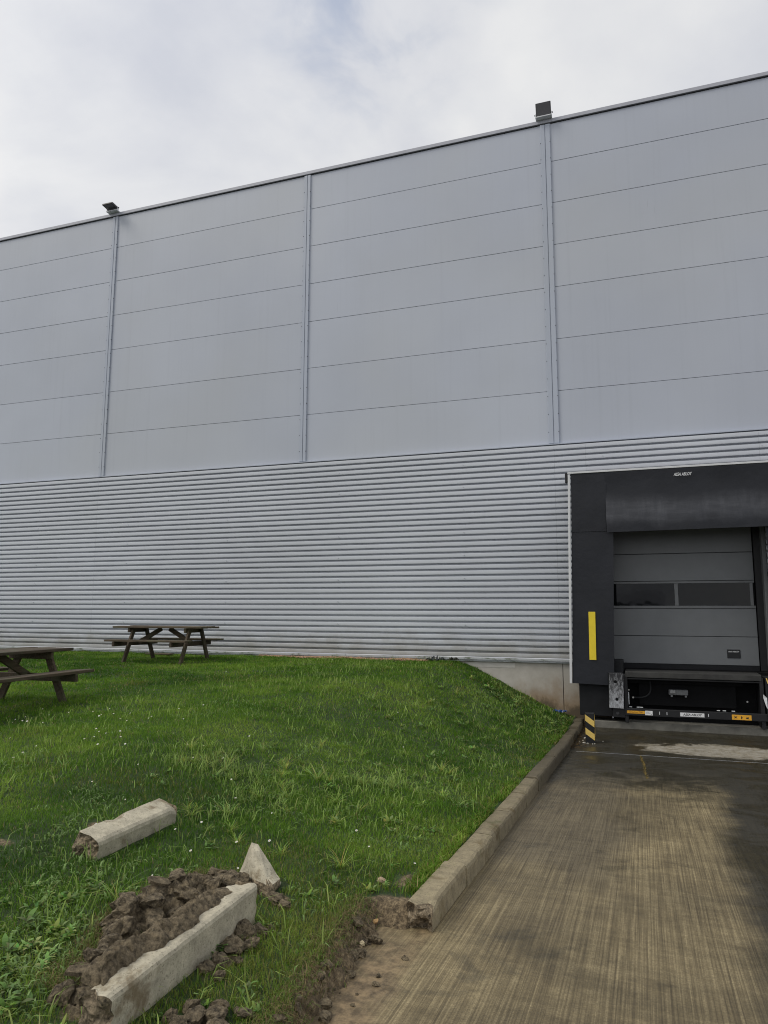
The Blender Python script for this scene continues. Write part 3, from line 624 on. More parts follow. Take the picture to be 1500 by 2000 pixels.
def fbb(name, x0, x1, z0, z1, mat, y=15.0795, t=0.003, par=fb): return box(name, x0 - FC[0], x1 - FC[0], y - t - FC[1], y - FC[1], z0 - FC[2], z1 - FC[2], mat, par)
s1 = fbb('yellow_sticker', -0.318, 0.005, 0.312, 0.362, M_STICK)
text_mesh('sticker_lettering', 'Crawford 500', 0.042, simple('sticker_ink', (0.28, 0.13, 0.01), 0.6), s1, (0, -0.0018, 0), (math.pi / 2, 0, 0), 0, 0.0005)
s2 = fbb('serial_sticker', 0.010, 0.145, 0.290, 0.372, M_WHITE)
for dz, ww in ((0.022, 0.09), (0.008, 0.06), (-0.006, 0.08)): box('print_line', -0.052, -0.052 + ww, -0.0022, -0.0016, dz - 0.002, dz + 0.002, M_DOORFR, s2)
box('print_mark', 0.035, 0.05, -0.0022, -0.0016, -0.034, -0.022, M_INK, s2)
s3 = fbb('name_plate', 0.632, 1.05, 0.298, 0.368, M_WHITE)
text_mesh('plate_lettering', 'ASSA ABLOY', 0.058, M_INK, s3, (0, -0.0022, 0), (math.pi / 2, 0, 0), 0.3, 0.0010, 0.96)
s4 = fbb('warning_sticker', 1.515, 1.84, 0.282, 0.372, M_STICK)
def glyph(par, px, pts):
    v = [(px + a, -0.0021, b) for a, b in pts]; mesh_obj('pictogram', v, [tuple(range(len(v)))], M_INK, par)
glyph(s4, -0.10, [(-0.03, -0.025), (0.0, -0.008), (0.03, -0.028), (0.012, 0.0), (0.032, 0.022), (0.0, 0.012), (-0.028, 0.026), (-0.014, 0.002)])
glyph(s4, 0.0, [(-0.012, -0.028), (0.012, -0.028), (0.006, -0.005), (0.02, 0.004), (0.004, 0.012), (0.0, 0.028), (-0.012, 0.01), (-0.008, -0.006)])
glyph(s4, 0.095, [(-0.03, -0.02), (0.03, -0.026), (0.016, -0.004), (0.03, 0.012), (-0.004, 0.004), (-0.02, 0.022), (-0.012, 0.0)])
cb = lbox('pump_unit', 0.455, 0.80, 15.30, 15.40, 0.66, 0.76, simple('pump_grey', (0.13, 0.135, 0.14), 0.45, var=0.2, scale=20), 0.01)
box('pump_valve', -0.15, -0.05, -0.075, -0.052, -0.02, 0.045, simple('pump_valve_grey', (0.25, 0.255, 0.26), 0.4), cb, 0.006)
for dx_ in (-0.12, 0.13): box('pump_foot', dx_ - 0.018, dx_ + 0.018, -0.07, 0.0, -0.085, -0.052, M_DOORFR, cb, 0.004)
# hose, bolts, hinge pins
cu = bpy.data.curves.new('hose', 'CURVE'); cu.dimensions = '3D'; cu.bevel_depth = 0.014; sp_ = cu.splines.new('NURBS')
pts = [(-0.22, 15.25, 0.60), (-0.05, 15.25, 0.585), (0.10, 15.26, 0.62), (0.15, 15.28, 0.75), (0.12, 15.30, 0.92)]
sp_.points.add(len(pts) - 1); sp_.use_endpoint_u = True
for p_, q in zip(sp_.points, pts): p_.co = (q[0] - 0.88, q[1] - 15.2, q[2] - 0.13, 1)
tmp = bpy.data.objects.new('t', cu); COL.objects.link(tmp); me = bpy.data.meshes.new_from_object(tmp.evaluated_get(bpy.context.evaluated_depsgraph_get())); bpy.data.objects.remove(tmp)
me.materials.clear(); me.materials.append(M_RUBBER); me.name = 'hose'; link(bpy.data.objects.new('hose', me), lv)
for (x, z, r) in ((-0.195, 0.60, 0.018), (1.80, 0.60, 0.016), (-0.27, 0.74, 0.014)):
    bm = bmesh.new(); cyl(bm, (x - 0.88, -0.02, z - 0.13), (x - 0.88, 0.03, z - 0.13), r, 10); bm_obj('pin_bolt', bm, M_CHROME, lv)
lbox('safety_bar', -0.283, -0.268, 15.15, 15.17, 0.47, 0.70, M_BRACK, 0.003)
for x in (-0.25, -0.11, -0.05, 1.30, 1.40, 1.55): lbox('bracket_clip', x - 0.028, x + 0.028, 15.13, 15.15, 0.418, 0.432, M_BRACK, 0.003)
for x in (0.27, 0.40, 1.12): lbox('weld_mark', x - 0.005, x + 0.005, 15.074, 15.0795, 0.31, 0.365, M_BRACK)

# buffers either side and the black mounting block below the curtain
bf = thing('dock_bumper', 'worn steel-faced dock bumper with two bolt holes beside the leveller, left side', 'dock bumper', (-0.51, 15.1, 0.2), 0, 'bumpers beside the leveller')
bm = bmesh.new()
bx(bm, -0.135, 0.135, -0.085, -0.058, 0.20, 0.86, 0.006); plate = bm_obj('steel_face', bm, M_STEEL, bf); plate.rotation_euler = (0, 0.03, 0)
bm = bmesh.new(); bx(bm, -0.13, 0.13, -0.056, 0.40, 0.19, 0.87, 0.008); bm_obj('rubber_block', bm, M_RUBBER, bf)
for z in (0.70, 0.37):
    bm = bmesh.new(); cyl(bm, (0.018 * (0.2 if z > 0.5 else 1.0), -0.0865, z), (0.018 * (0.2 if z > 0.5 else 1.0), -0.080, z), 0.030, 18); bm_obj('bolt_hole', bm, M_PITBLACK, bf)
bf2 = thing('dock_bumper', 'black dock bumper with a hazard-striped top at the right edge of the leveller', 'dock bumper', (2.24, 15.1, 0.2), 0, 'bumpers beside the leveller')
bm = bmesh.new(); bx(bm, -0.135, 0.135, -0.06, 0.40, 0.12, 0.86, 0.01); bm_obj('rubber_block', bm, M_RUBBER, bf2)
for k in range(4):
    v = [(-0.13 + 0.045 * k, -0.0625, 0.85), (-0.11 + 0.045 * k, -0.0625, 0.85), (-0.085 + 0.045 * k, -0.0625, 0.75), (-0.105 + 0.045 * k, -0.0625, 0.75)]
    mesh_obj('hazard_stripe', v, [(0, 3, 2, 1)], M_HAZ, bf2)
bm = bmesh.new(); v = [(-0.19, -0.01, 0.56), (-0.13, -0.01, 0.50), (-0.13, -0.01, 0.30), (-0.15, -0.01, 0.34), (-0.19, 0.005, 0.50)]
mesh_obj('guide_plate', [(a, b - 0.06, c) for a, b, c in v] + [(a, b - 0.052, c) for a, b, c in v], [(0, 1, 2, 3, 4), (9, 8, 7, 6, 5)] + [(i, 5 + i, 5 + (i + 1) % 5, (i + 1) % 5) for i in range(5)], M_BRACK, bf2)
blk = thing('mounting_block', 'black steel mounting block under the left shelter curtain, above the footing', 'block', (-0.78, 15.2, 0.2))
bm = bmesh.new(); bx(bm, -0.425, 0.425, 0.0, 0.45, 0.02, 1.10, 0.008); bm_obj('steel_box', bm, M_RUBBER, blk)
bm = bmesh.new(); bx(bm, 0.20, 0.43, -0.10, -0.002, 0.02, 0.19, 0.006); bm_obj('lower_bracket', bm, M_BLACK, blk)
bm = bmesh.new(); bmesh.ops.create_cone(bm, cap_ends=True, segments=14, radius1=0.03, radius2=0.026, depth=0.01, matrix=Matrix.Translation((0.29, -0.104, 0.10)) @ Matrix.Rotation(math.pi / 2, 4, 'X')); bm_obj('washer', bm, simple('dull_washer', (0.06, 0.06, 0.062), 0.5), blk)

# ------------------------------------------------------------------ striped post
po = thing('hazard_post', 'short square post with black and yellow hazard stripes in front of the dock', 'post', (-0.895, 13.42, float(zd(13.42)) - 0.01))
HP = 0.51
bm = bmesh.new(); bx(bm, -0.075, 0.075, -0.075, 0.075, 0, HP, 0.006); bm_obj('shaft', bm, M_BLACK, po)
for z0 in (0.055, 0.275):
    v = [(-0.0735, -0.0772, z0 + 0.105), (0.0735, -0.0772, z0), (0.0735, -0.0772, z0 + 0.105), (-0.0735, -0.0772, z0 + 0.21)]
    v2 = [(a, -0.0752, c) for a, b, c in v]
    mesh_obj('yellow_stripe', v + v2, [(0, 1, 2, 3), (4, 7, 6, 5)] + [(i, 4 + i, 4 + (i + 1) % 4, (i + 1) % 4) for i in range(4)], M_HAZ, po)
    for sx in (1, -1):
        z1 = z0 if sx > 0 else z0 + 0.105
        v = [(sx * 0.0772, -0.0735, z1), (sx * 0.0772, 0.0735, z1 + 0.105 * sx), (sx * 0.0772, 0.0735, z1 + 0.105 + 0.105 * sx), (sx * 0.0772, -0.0735, z1 + 0.105)]
        v2 = [(sx * 0.0752, b, c) for a, b, c in v]
        mesh_obj('yellow_stripe', v + v2, [(0, 1, 2, 3), (4, 7, 6, 5)] + [(i, 4 + i, 4 + (i + 1) % 4, (i + 1) % 4) for i in range(4)], M_HAZ, po)

# ------------------------------------------------------------------ floodlights on the coping
def floodlight(label, x, yawz, tilt, arm):
    t = thing('floodlight', label, 'floodlight', (x, YW + 0.02, 13.475), yawz, 'floodlights on the roof edge'); t.scale = (0.92,) * 3
    bm = bmesh.new(); bx(bm, -0.20, 0.20, -0.20, 0.10, 0.0, 0.028, 0.004); bm_obj('mounting_plate', bm, M_BRACK, t)
    for s in (-1, 1):
        bm = bmesh.new(); bx(bm, s * 0.197 - 0.006, s * 0.197 + 0.006, -0.16, -0.11, 0.028, 0.13, 0.002); bm_obj('bracket_arm', bm, M_BRACK, t)
        bm = bmesh.new(); cyl(bm, (s * 0.205, -0.135, 0.105), (s * 0.225, -0.135, 0.105), 0.018, 8); bm_obj('pivot_knob', bm, M_LAMP, t)
    rot = Matrix.Rotation(tilt, 4, 'X'); pv = Vector((0, -0.135, 0.105))
    h = bpy.data.objects.new('lamp_head', None); me = None
    bm = bmesh.new(); bx(bm, -0.186, 0.186, -0.028, 0.022, -0.06, 0.27, 0.008)
    for k in range(9): bx(bm, -0.16 + 0.04 * k - 0.006, -0.16 + 0.04 * k + 0.006, 0.022, 0.048, -0.02, 0.22)
    bx(bm, -0.07, 0.07, 0.049, 0.07, 0.03, 0.16, 0.006)
    hd = bm_obj('lamp_head', bm, M_LAMP, t); hd.location = pv; hd.rotation_euler = (tilt, 0, 0)
    bm = bmesh.new(); bx(bm, -0.165, 0.165, -0.0315, -0.0285, -0.04, 0.25); bm_obj('lamp_glass', bm, M_LAMPGL, hd)
    return t
floodlight('square dark floodlight facing out on the roof edge, above the right cover strip', -1.61, 0.0, math.radians(16), 0)
floodlight('dark floodlight tipped flat, facing down, on the roof edge at the left', -13.68, 0.0, math.radians(84), 0)

# ------------------------------------------------------------------ picnic tables
def picnic_table(label, loc, rz):
    t = thing('picnic_table', label, 'picnic table', loc, rz, 'picnic tables on the lawn')
    L, FX = 1.11, 0.70
    def plank(x0, x1, y0, y1, z0, z1, nm='plank'):
        o = box(nm, x0, x1, y0, y1, z0, z1, M_WOOD, t, 0.005); o.rotation_euler = (random.uniform(-.006, .006), random.uniform(-.004, .004), random.uniform(-.004, .004)); return o
    for k in range(5): e = random.uniform(-.015, .015); plank(-L + e, L + e, -0.37 + k * 0.15, -0.37 + k * 0.15 + 0.138, 0.705, 0.745, 'top_plank')
    for s in (-1, 1):
        for k in range(2):
            e = random.uniform(-.02, .02); y0 = s * 0.66 + (k - 1) * 0.132; plank(-L + 0.12 + e, L - 0.12 + e, y0, y0 + 0.122, 0.425, 0.465, 'seat_plank')
    for fx in (-FX, FX):
        box('top_bearer', fx - 0.024, fx + 0.024, -0.35, 0.35, 0.610, 0.703, M_WOOD, t, 0.004)
        box('seat_bearer', fx - 0.075, fx - 0.027, -0.80, 0.80, 0.325, 0.423, M_WOOD, t, 0.004)
        for s in (-1, 1):
            bm = bmesh.new(); beam(bm, (fx + 0.05, s * 0.56, -0.05), (fx + 0.05, s * 0.22, 0.702), 0.098, 0.046, (1, 0, 0)); bm_obj('leg', bm, M_WOOD, t)
        sg = 1 if fx > 0 else -1
        bm = bmesh.new(); beam(bm, (sg * 0.10, 0, 0.69), (fx - sg * 0.02, 0, 0.375), 0.095, 0.046, (0, 1, 0)); bm_obj('brace', bm, M_WOOD, t)
    return t
def lz1(x, y): return float(lawn_z(np.array([x]), np.array([y]))[0])
picnic_table('brown wooden picnic table standing whole by the corrugated wall', (-9.88, 13.66, lz1(-9.88, 13.66) - 0.01), math.radians(2.5))
picnic_table('weathered wooden picnic table cut off by the left edge of the picture', (-7.87, 7.26, lz1(-7.8, 7.2) - 0.01), math.radians(94))

# ------------------------------------------------------------------ kerb and broken kerb pieces
def kerb_chunk(name, L, mat, w=0.16, h=0.26, top=0.0, n=16, rough=(0, 0), seed=0, parent=None, cham=0.03, amp=0.003, bites=()):
    """extruded kerb stone along +y, its top at z=top; `rough` is the depth of each fractured end"""
    base = [(-w / 2, top - h), (-w / 2, top - 0.012), (-w / 2 + 0.012, top), (w / 2 - cham, top), (w / 2 - cham * 0.3, top - cham * 0.35), (w / 2, top - cham), (w / 2 + 0.004, top - h)]
    ring = []
    for a, b in zip(base, base[1:] + base[:1]):
        d = math.dist(a, b); k = max(1, int(d / 0.028))
        for q in range(k): ring.append((a[0] + (b[0] - a[0]) * q / k, a[1] + (b[1] - a[1]) * q / k))
    m = len(ring); cx_ = sum(p[0] for p in ring) / m; cz = sum(p[1] for p in ring) / m; v = []; f = []; fm = []
    def nz(x, y, z, s): return mnoise.fractal((x * s + seed * 7.1, y * s, z * s), 0.9, 2.0, 4)
    def vo(x, y, z):
        return 1.5 * (mnoise.voronoi((x * 15 + seed, y * 15, z * 15))[0][0] - 0.35) + 0.5 * (mnoise.voronoi((x * 40 + seed, y, z * 40))[0][0] - 0.35)
    def endring(y0, sgn, rgh, sc):
        o = []
        for (x, z) in ring:
            x2, z2 = cx_ + (x - cx_) * sc, cz + (z - cz) * sc
            y = y0 + (sgn * rgh * (0.7 * nz(x2, 0, z2, 7) + vo(x2, 0, z2)) if rgh else 0) + (0.01 * sgn * (1 - sc) if not rgh else 0)
            o.append((x2, y, z2))
        return o
    caps0 = [endring(0, -1, rough[0], s) for s in (0.0, 0.18, 0.35, 0.5, 0.62, 0.73, 0.83, 0.92, 0.97)]
    body = []
    for i in range(n + 1):
        y = L * i / n; o = []
        for (x, z) in ring:
            dx_, dz_ = amp * nz(x, y, z, 7), amp * nz(x + 5, y, z, 7); yy = y
            if i == 0 and rough[0]: yy = y - rough[0] * (0.7 * nz(x, 0, z, 7) + vo(x, 0, z))
            if i == n and rough[1]: yy = y + rough[1] * (0.7 * nz(x, 0, z, 7) + vo(x, 0, z))
            for (by, bxs, br_, bd) in bites:
                dd = math.hypot(y - by, x - bxs) / br_
                if dd < 1: dz_ -= bd * (1 - dd) * (1 if z > top - 0.06 else 0)
            o.append((x + dx_, yy, z + dz_))
        body.append(o)
    caps1 = [endring(L, 1, rough[1], s) for s in (0.97, 0.92, 0.83, 0.73, 0.62, 0.5, 0.35, 0.18, 0.0)]
    rings = caps0 + body + caps1
    for o in rings: v += o
    for i in range(len(rings) - 1):
        for j in range(m):
            f.append((i * m + j, i * m + (j + 1) % m, (i + 1) * m + (j + 1) % m, (i + 1) * m + j))
            fm.append(1 if ((i < len(caps0) and rough[0]) or (i >= len(caps0) + n and rough[1])) else 0)
    me = bpy.data.meshes.new(name); me.from_pydata(v, [], [q[::-1] for q in f]); me.update()
    me.materials.append(mat); me.materials.append(M_FRACT); me.polygons.foreach_set('material_index', fm)
    bm = bmesh.new(); bm.from_mesh(me); bmesh.ops.remove_doubles(bm, verts=bm.verts, dist=0.0004); bmesh.ops.recalc_face_normals(bm, faces=bm.faces); bm.to_mesh(me); bm.free()
    o = bpy.data.objects.new(name, me); link(o, parent)
    return o
kx = (KX0 + KX1) / 2
kerb = thing('kerb', 'row of mossy concrete kerb stones between lawn and driveway, broken off at the near end', 'kerb', (kx, KERB_END, float(zd(KERB_END))))
slope = -math.atan(0.046)
y = KERB_END; meshes = []; k = 0
while y < 15.55:
    Ls = 0.90 if k else 0.82
    Ls = min(Ls, 15.66 - y)
    if k == 0: o = kerb_chunk('kerb_stone', Ls, M_KERB, rough=(0.075, 0), seed=3, parent=kerb, n=14, bites=((0.0, 0.06, 0.12, 0.03),))
    elif len(meshes) < 4 or Ls < 0.89: o = kerb_chunk('kerb_stone', Ls - 0.022, M_KERB, seed=20 + k, parent=kerb, n=8, amp=0.006, bites=((random.uniform(0, .85), 0.075, 0.06, 0.02),)); meshes.append(o.data)
    else: o = bpy.data.objects.new('kerb_stone', meshes[k % 4]); link(o, kerb)
    top = float(zd(y)) + 0.142 + random.uniform(-.009, .009)
    o.location = (random.uniform(-.010, .010), y - KERB_END, top - float(zd(KERB_END))); o.rotation_euler = (slope + random.uniform(-.006, .006), random.uniform(-.02, .02), random.uniform(-.006, .006))
    y += Ls; k += 1

lo = kerb_chunk('broken_kerb_stone', 1.16, M_CHUNK, w=0.140, h=0.23, rough=(0.04, 0.02), seed=41, n=26, amp=0.002, cham=0.022, bites=((1.16, -0.05, 0.08, 0.03), (0.02, -0.06, 0.1, 0.03)))
lo.location = (-1.978, 2.45, 0.785); lo.rotation_euler = (math.radians(0.4), math.radians(4), math.radians(1.8))
tag(lo, 'long broken kerb stone covered in soil, lying nearest in the lower left', 'kerb stone', 'loose broken kerb stones')
up = kerb_chunk('broken_kerb_stone', 0.81, M_CHUNK, w=0.185, h=0.165, rough=(0.05, 0.025), seed=55, n=20, amp=0.002, cham=0.03, bites=((0.33, -0.09, 0.09, 0.025), (0.81, 0.08, 0.08, 0.03)))
up.location = (-3.270, 3.87, 0.835); up.rotation_euler = (math.radians(0.5), math.radians(15), math.radians(1))
tag(up, 'shorter broken kerb stone lying alone on the grass behind the soil heap', 'kerb stone', 'loose broken kerb stones')
# pointed fragment, a wedge of kerb standing on end
fv = [(-2.235, 4.06, 0.845), (-2.345, 4.09, 0.62), (-2.165, 3.955, 0.575), (-2.030, 3.925, 0.575), (-2.040, 4.06, 0.66), (-2.12, 4.22, 0.56), (-2.30, 4.20, 0.56), (-2.175, 3.97, 0.675), (-2.045, 3.945, 0.655), (-2.20, 4.075, 0.835)]
bm = bmesh.new()
for q in fv: bm.verts.new(Vector(q) - Vector((-2.18, 4.06, 0.58)))
bmesh.ops.convex_hull(bm, input=bm.verts)
bmesh.ops.subdivide_edges(bm, edges=bm.edges, cuts=4, use_grid_fill=True)
for vv in bm.verts:
    low = 1 if vv.co.z < 0.10 else 0.3; d = mnoise.fractal((vv.co + Vector((3, 1, 2))) * 22, 0.8, 2.0, 3)
    vv.co += vv.co.normalized() * d * 0.018 * low
fr = bm_obj('kerb_fragment', bm, M_CHUNK, None, (-2.18, 4.06, 0.58))
fr.data.materials.append(M_FRACT)
for p_ in fr.data.polygons:
    if p_.center.z < 0.09 and p_.normal.y < 0.3 and p_.center.x > -0.03: p_.material_index = 1
tag(fr, 'pointed wedge of broken kerb standing on end behind the long stone', 'kerb fragment')

# ------------------------------------------------------------------ soil: heap, crust on the stone, clods
def heap(name, x0, x1, y0, y1, hf, mat, label, cat, res=0.009, base=lambda x, y: lawn_z(x, y), loc=None):
    xs_ = np.arange(x0, x1 + res, res); ys2 = np.arange(y0, y1 + res, res); X, Y = np.meshgrid(xs_, ys2); H = hf(X, Y); B = base(X, Y)
    Z = B - 0.03 + H; c = np.array([(x0 + x1) / 2, (y0 + y1) / 2, float(np.mean(B))])
    keep = H > 0.012; nx = len(xs_); co = np.stack([X, Y, Z], -1).reshape(-1, 3) - c
    # push the surface sideways as well so clods overhang
    co[:, 0] += 0.030 * (fbm(X * 13 + 4, Y * 13, 3, 31).ravel() - 0.5) * 2; co[:, 1] += 0.030 * (fbm(X * 13, Y * 13 + 9, 3, 32).ravel() - 0.5) * 2
    q = []; K = keep
    for j in range(len(ys2) - 1):
        row = K[j] | K[j + 1]
        for i in np.nonzero(row[:-1] | row[1:])[0]: q.append((j * nx + i, j * nx + i + 1, (j + 1) * nx + i + 1, (j + 1) * nx + i))
    used = sorted({a for f in q for a in f}); mp = {a: b for b, a in enumerate(used)}
    o = mesh_obj(name, [co[a] for a in used], [tuple(mp[a] for a in f) for f in q], mat, None, tuple(c), True)
    return tag(o, label, cat)
def heap_h(X, Y):
    # ridge running behind the long stone, with a turf-lined hollow in its middle
    cxl = np.interp(Y, [2.5, 2.9, 3.4, 3.8, 4.1], [-2.17, -2.25, -2.36, -2.36, -2.26])
    d = np.abs(X - cxl) / np.interp(Y, [2.5, 2.9, 3.3, 3.8, 4.1], [0.10, 0.17, 0.26, 0.24, 0.16]); e = np.clip((Y - 2.52) / 0.25, 0, 1) * np.clip((4.12 - Y) / 0.35, 0, 1)
    env = np.clip(1 - d ** 2, 0, 1) ** 0.8 * e ** 0.7
    n = fbm(X * 5.5, Y * 5.5, 5, 21); b = 1 - np.abs(2 * fbm(X * 10, Y * 10, 4, 22) - 1)
    hol = np.exp(-(((X + 2.24) / 0.11) ** 2 + ((Y - 3.10) / 0.20) ** 2))
    return env * (0.02 + 0.19 * n + 0.13 * (b - 0.6)) + 0.05 * (1 - np.abs(2 * fbm(X * 21, Y * 21, 3, 27) - 1) - 0.7) * (env > 0.05) + 0.06 * (fbm(X * 26, Y * 26, 3, 23) - 0.5) * (env > 0.05) - 0.16 * hol * env
heap('soil_heap', -2.72, -2.06, 2.45, 4.15, heap_h, M_SOIL, 'heap of dug-up brown soil and turf piled behind the long broken stone', 'soil heap')
def crust_h(X, Y):
    u = (X + 2.040 - 0.015 * np.sin(Y * 9)) / 0.062; v = (Y - 2.5) / 1.0
    ragged = fbm(X * 14, Y * 7, 4, 25) - 0.5
    m = np.clip(1.15 - np.abs(u) - 0.3 * v * (u > 0) + 1.1 * ragged, 0, 1) * np.clip((Y - 2.50) / 0.08, 0, 1) * np.clip((3.50 - Y) / 0.3, 0, 1)
    return m ** 0.6 * (0.008 + 0.030 * fbm(X * 12, Y * 12, 4, 26) + 0.050 * (0.9 - np.abs(2 * fbm(X * 34, Y * 34, 3, 28) - 1))) + 0.028
def crust_base(X, Y): return 0.788 - 0.004 * (Y - 2.445) - 0.07 * (X + 1.988)
def crust_only(X, Y):
    h = crust_h(X, Y); return np.where(h > 0.034, h, 0.0)
heap('soil_crust', -2.23, -1.93, 2.47, 3.62, crust_only, M_SOILDRY, 'crust of crumbly brown soil stuck along the top of the long broken stone', 'soil', res=0.0075, base=crust_base)

def clod_mesh(seed, n=3):
    bm = bmesh.new(); bmesh.ops.create_icosphere(bm, subdivisions=n, radius=1.0)
    for v in bm.verts:
        p = v.co.copy(); d = mnoise.fractal(p * 1.3 + Vector((seed * 3.7, 0, 0)), 0.8, 2.0, 3) * 0.42 + mnoise.fractal(p * 4 + Vector((0, seed * 2.1, 0)), 0.7, 2.0, 3) * 0.20
        v.co = p * (1 + 0.75 * d); v.co.z *= 0.75
    rg = random.Random(seed * 13 + 5)
    for q in range(9):                              # broken facets
        nn = Vector((rg.gauss(0, 1), rg.gauss(0, 1), rg.gauss(0, 1))).normalized(); hh = rg.uniform(.45, .85)
        for v in bm.verts:
            t_ = v.co.dot(nn) - hh
            if t_ > 0: v.co -= nn * t_ * 0.92
    for v in bm.verts: v.co *= 1 + 0.10 * mnoise.fractal(v.co * 7 + Vector((seed, 0, 0)), .7, 2.0, 2) - 0.30 * (mnoise.voronoi(v.co * 3.4 + Vector((seed, 2, 0)))[0][0] - 0.3)
    me = bpy.data.meshes.new('soil_clod'); bm.to_mesh(me); bm.free(); me.materials.append(M_SOIL); return me
CL = [clod_mesh(s) for s in range(6)]
def clod(x, y, r, label, group, z=None, name='soil_clod', cat='soil clod', mat=None):
    o = bpy.data.objects.new(name, random.choice(CL)); link(o)
    if mat: o.data = o.data.copy(); o.data.materials.clear(); o.data.materials.append(mat)
    zz = z if z is not None else max(lz1(x, y), float(zd(y)) if x > -1.5 else -9)
    o.location = (x, y, zz + r * 0.35); o.scale = (r * random.uniform(.8, 1.3), r * random.uniform(.8, 1.3), r * random.uniform(.75, 1.1)); o.rotation_euler = (random.uniform(-.4, .4), random.uniform(-.4, .4), random.uniform(0, 6.28))
    return tag(o, label, cat, group)
clod(-1.985, 3.90, 0.048, 'larger soil lump lying on the grass just right of the pointed wedge', None)
clod(-1.915, 3.87, 0.042, 'smaller soil lump lying right of the pointed wedge, nearer the verge', None)
G1 = 'soil clods spilled along the long stone'
for (x, y, r) in ((-1.90, 3.42, 0.065), (-1.865, 3.50, 0.05), (-1.88, 3.28, 0.07), (-1.83, 3.33, 0.045), (-1.86, 3.13, 0.05), (-1.80, 3.02, 0.035), (-1.86, 3.60, 0.03), (-1.885, 3.05, 0.045), (-1.80, 3.18, 0.03)):
    clod(x, y, r, 'brown soil clod spilled on the grass along the right side of the long stone', G1)
G2 = 'soil clods at the bottom edge'
for (x, y, r) in ((-1.62, 2.72, 0.06), (-1.70, 2.68, 0.055), (-1.76, 2.75, 0.05), (-1.66, 2.80, 0.045), (-1.58, 2.66, 0.05), (-1.72, 2.60, 0.06), (-1.80, 2.66, 0.04), (-1.55, 2.80, 0.04), (-1.64, 2.60, 0.05)):
    clod(x, y, r, 'rough soil clod in the heap of lumps at the bottom edge of the lawn', G2)
G3 = 'soil clods on the heap'
for k in range(120):
    yy = random.uniform(2.55, 4.05); xx = float(np.interp(yy, [2.5, 2.9, 3.4, 3.8, 4.1], [-2.17, -2.25, -2.36, -2.36, -2.26])) + random.uniform(-1, 0.9) * float(np.interp(yy, [2.5, 2.9, 3.3, 3.8, 4.1], [0.08, 0.15, 0.25, 0.24, 0.16]))
    zz = float(lawn_z(np.array([xx]), np.array([yy]))[0] - 0.03 + heap_h(np.array([[xx]]), np.array([[yy]]))[0, 0])
    clod(xx, yy, random.choice((0.012, 0.016, 0.022, 0.032, 0.05, 0.07)), 'crumbly soil clod lying on the dug-up heap', G3, z=max(zz, lz1(xx, yy)) - 0.012)
G4 = 'soil crumbs at the foot of the verge'
for k in range(44):
    yy = random.uniform(2.6, 4.28); xx = float(edge_x(yy)) + random.uniform(0.0, 0.15) + (0.15 if k % 9 == 0 else 0)
    clod(xx, yy, random.choice((0.008, 0.012, 0.018, 0.028, 0.040)), 'soil crumb at the foot of the torn verge beside the driveway', G4)
for (x, y, r) in ((-1.20, 3.86, 0.020), (-1.26, 3.62, 0.017), (-1.05, 3.05, 0.02), (-1.27, 3.30, 0.012)):
    clod(x, y, r, 'small dark lump of mud lying on the concrete in front of the broken kerb', 'mud lumps on the concrete', z=float(zd(y)))
for (x, y, r, lab) in ((-1.47, 3.93, 0.020, 'pale yellowish stone on the sandy edge of the driveway'), (-1.50, 4.22, 0.022, 'orange stone stuck in the torn earth near the broken kerb end'), (-1.60, 4.62, 0.030, 'pinkish flat stone on the bare earth just behind the kerb end')):
    clod(x, y, r, lab, None, name='stone', cat='stone', mat=simple('stone_' + str(r), {0.020: (0.62, 0.52, 0.33), 0.022: (0.45, 0.28, 0.12), 0.030: (0.42, 0.30, 0.21)}[r], 0.8, var=0.15, scale=30))
def flake(x, y, z, L, w, rz, rx, ry, label):
    bm = bmesh.new(); pts_ = [(-L / 2, -w * .4), (-L * .2, -w / 2), (L * .3, -w * .42), (L / 2, -w * .1), (L * .42, w * .38), (0, w / 2), (-L * .45, w * .3)]
    lo_ = [bm.verts.new((a, b, -0.008)) for a, b in pts_]; hi_ = [bm.verts.new((a * .94, b * .94, 0.008)) for a, b in pts_]
    bm.faces.new(lo_[::-1]); bm.faces.new(hi_)
    for i in range(7): bm.faces.new((lo_[i], lo_[(i + 1) % 7], hi_[(i + 1) % 7], hi_[i]))
    o = bm_obj('clay_flake', bm, M_SOILDRY, None, (x, y, z)); o.rotation_euler = (rx, ry, rz); return tag(o, label, 'clay flake')
def hz(x, y): return lz1(x, y) - 0.03 + float(heap_h(np.array([[x]]), np.array([[y]]))[0, 0])
flake(-2.42, 3.42, hz(-2.42, 3.42) + 0.07, 0.15, 0.06, 1.2, 0.5, 0.4, 'flat shard of brown clay lying on top of the soil heap')
flake(-2.22, 2.68, hz(-2.22, 2.68) + 0.06, 0.20, 0.06, 0.5, 0.2, 0.1, 'long flat clay flake at the near end of the soil heap')
flake(-2.28, 3.20, hz(-2.28, 3.20) + 0.08, 0.16, 0.08, 2.0, 0.3, -0.2, 'broad clay flake over the hollow in the soil heap')

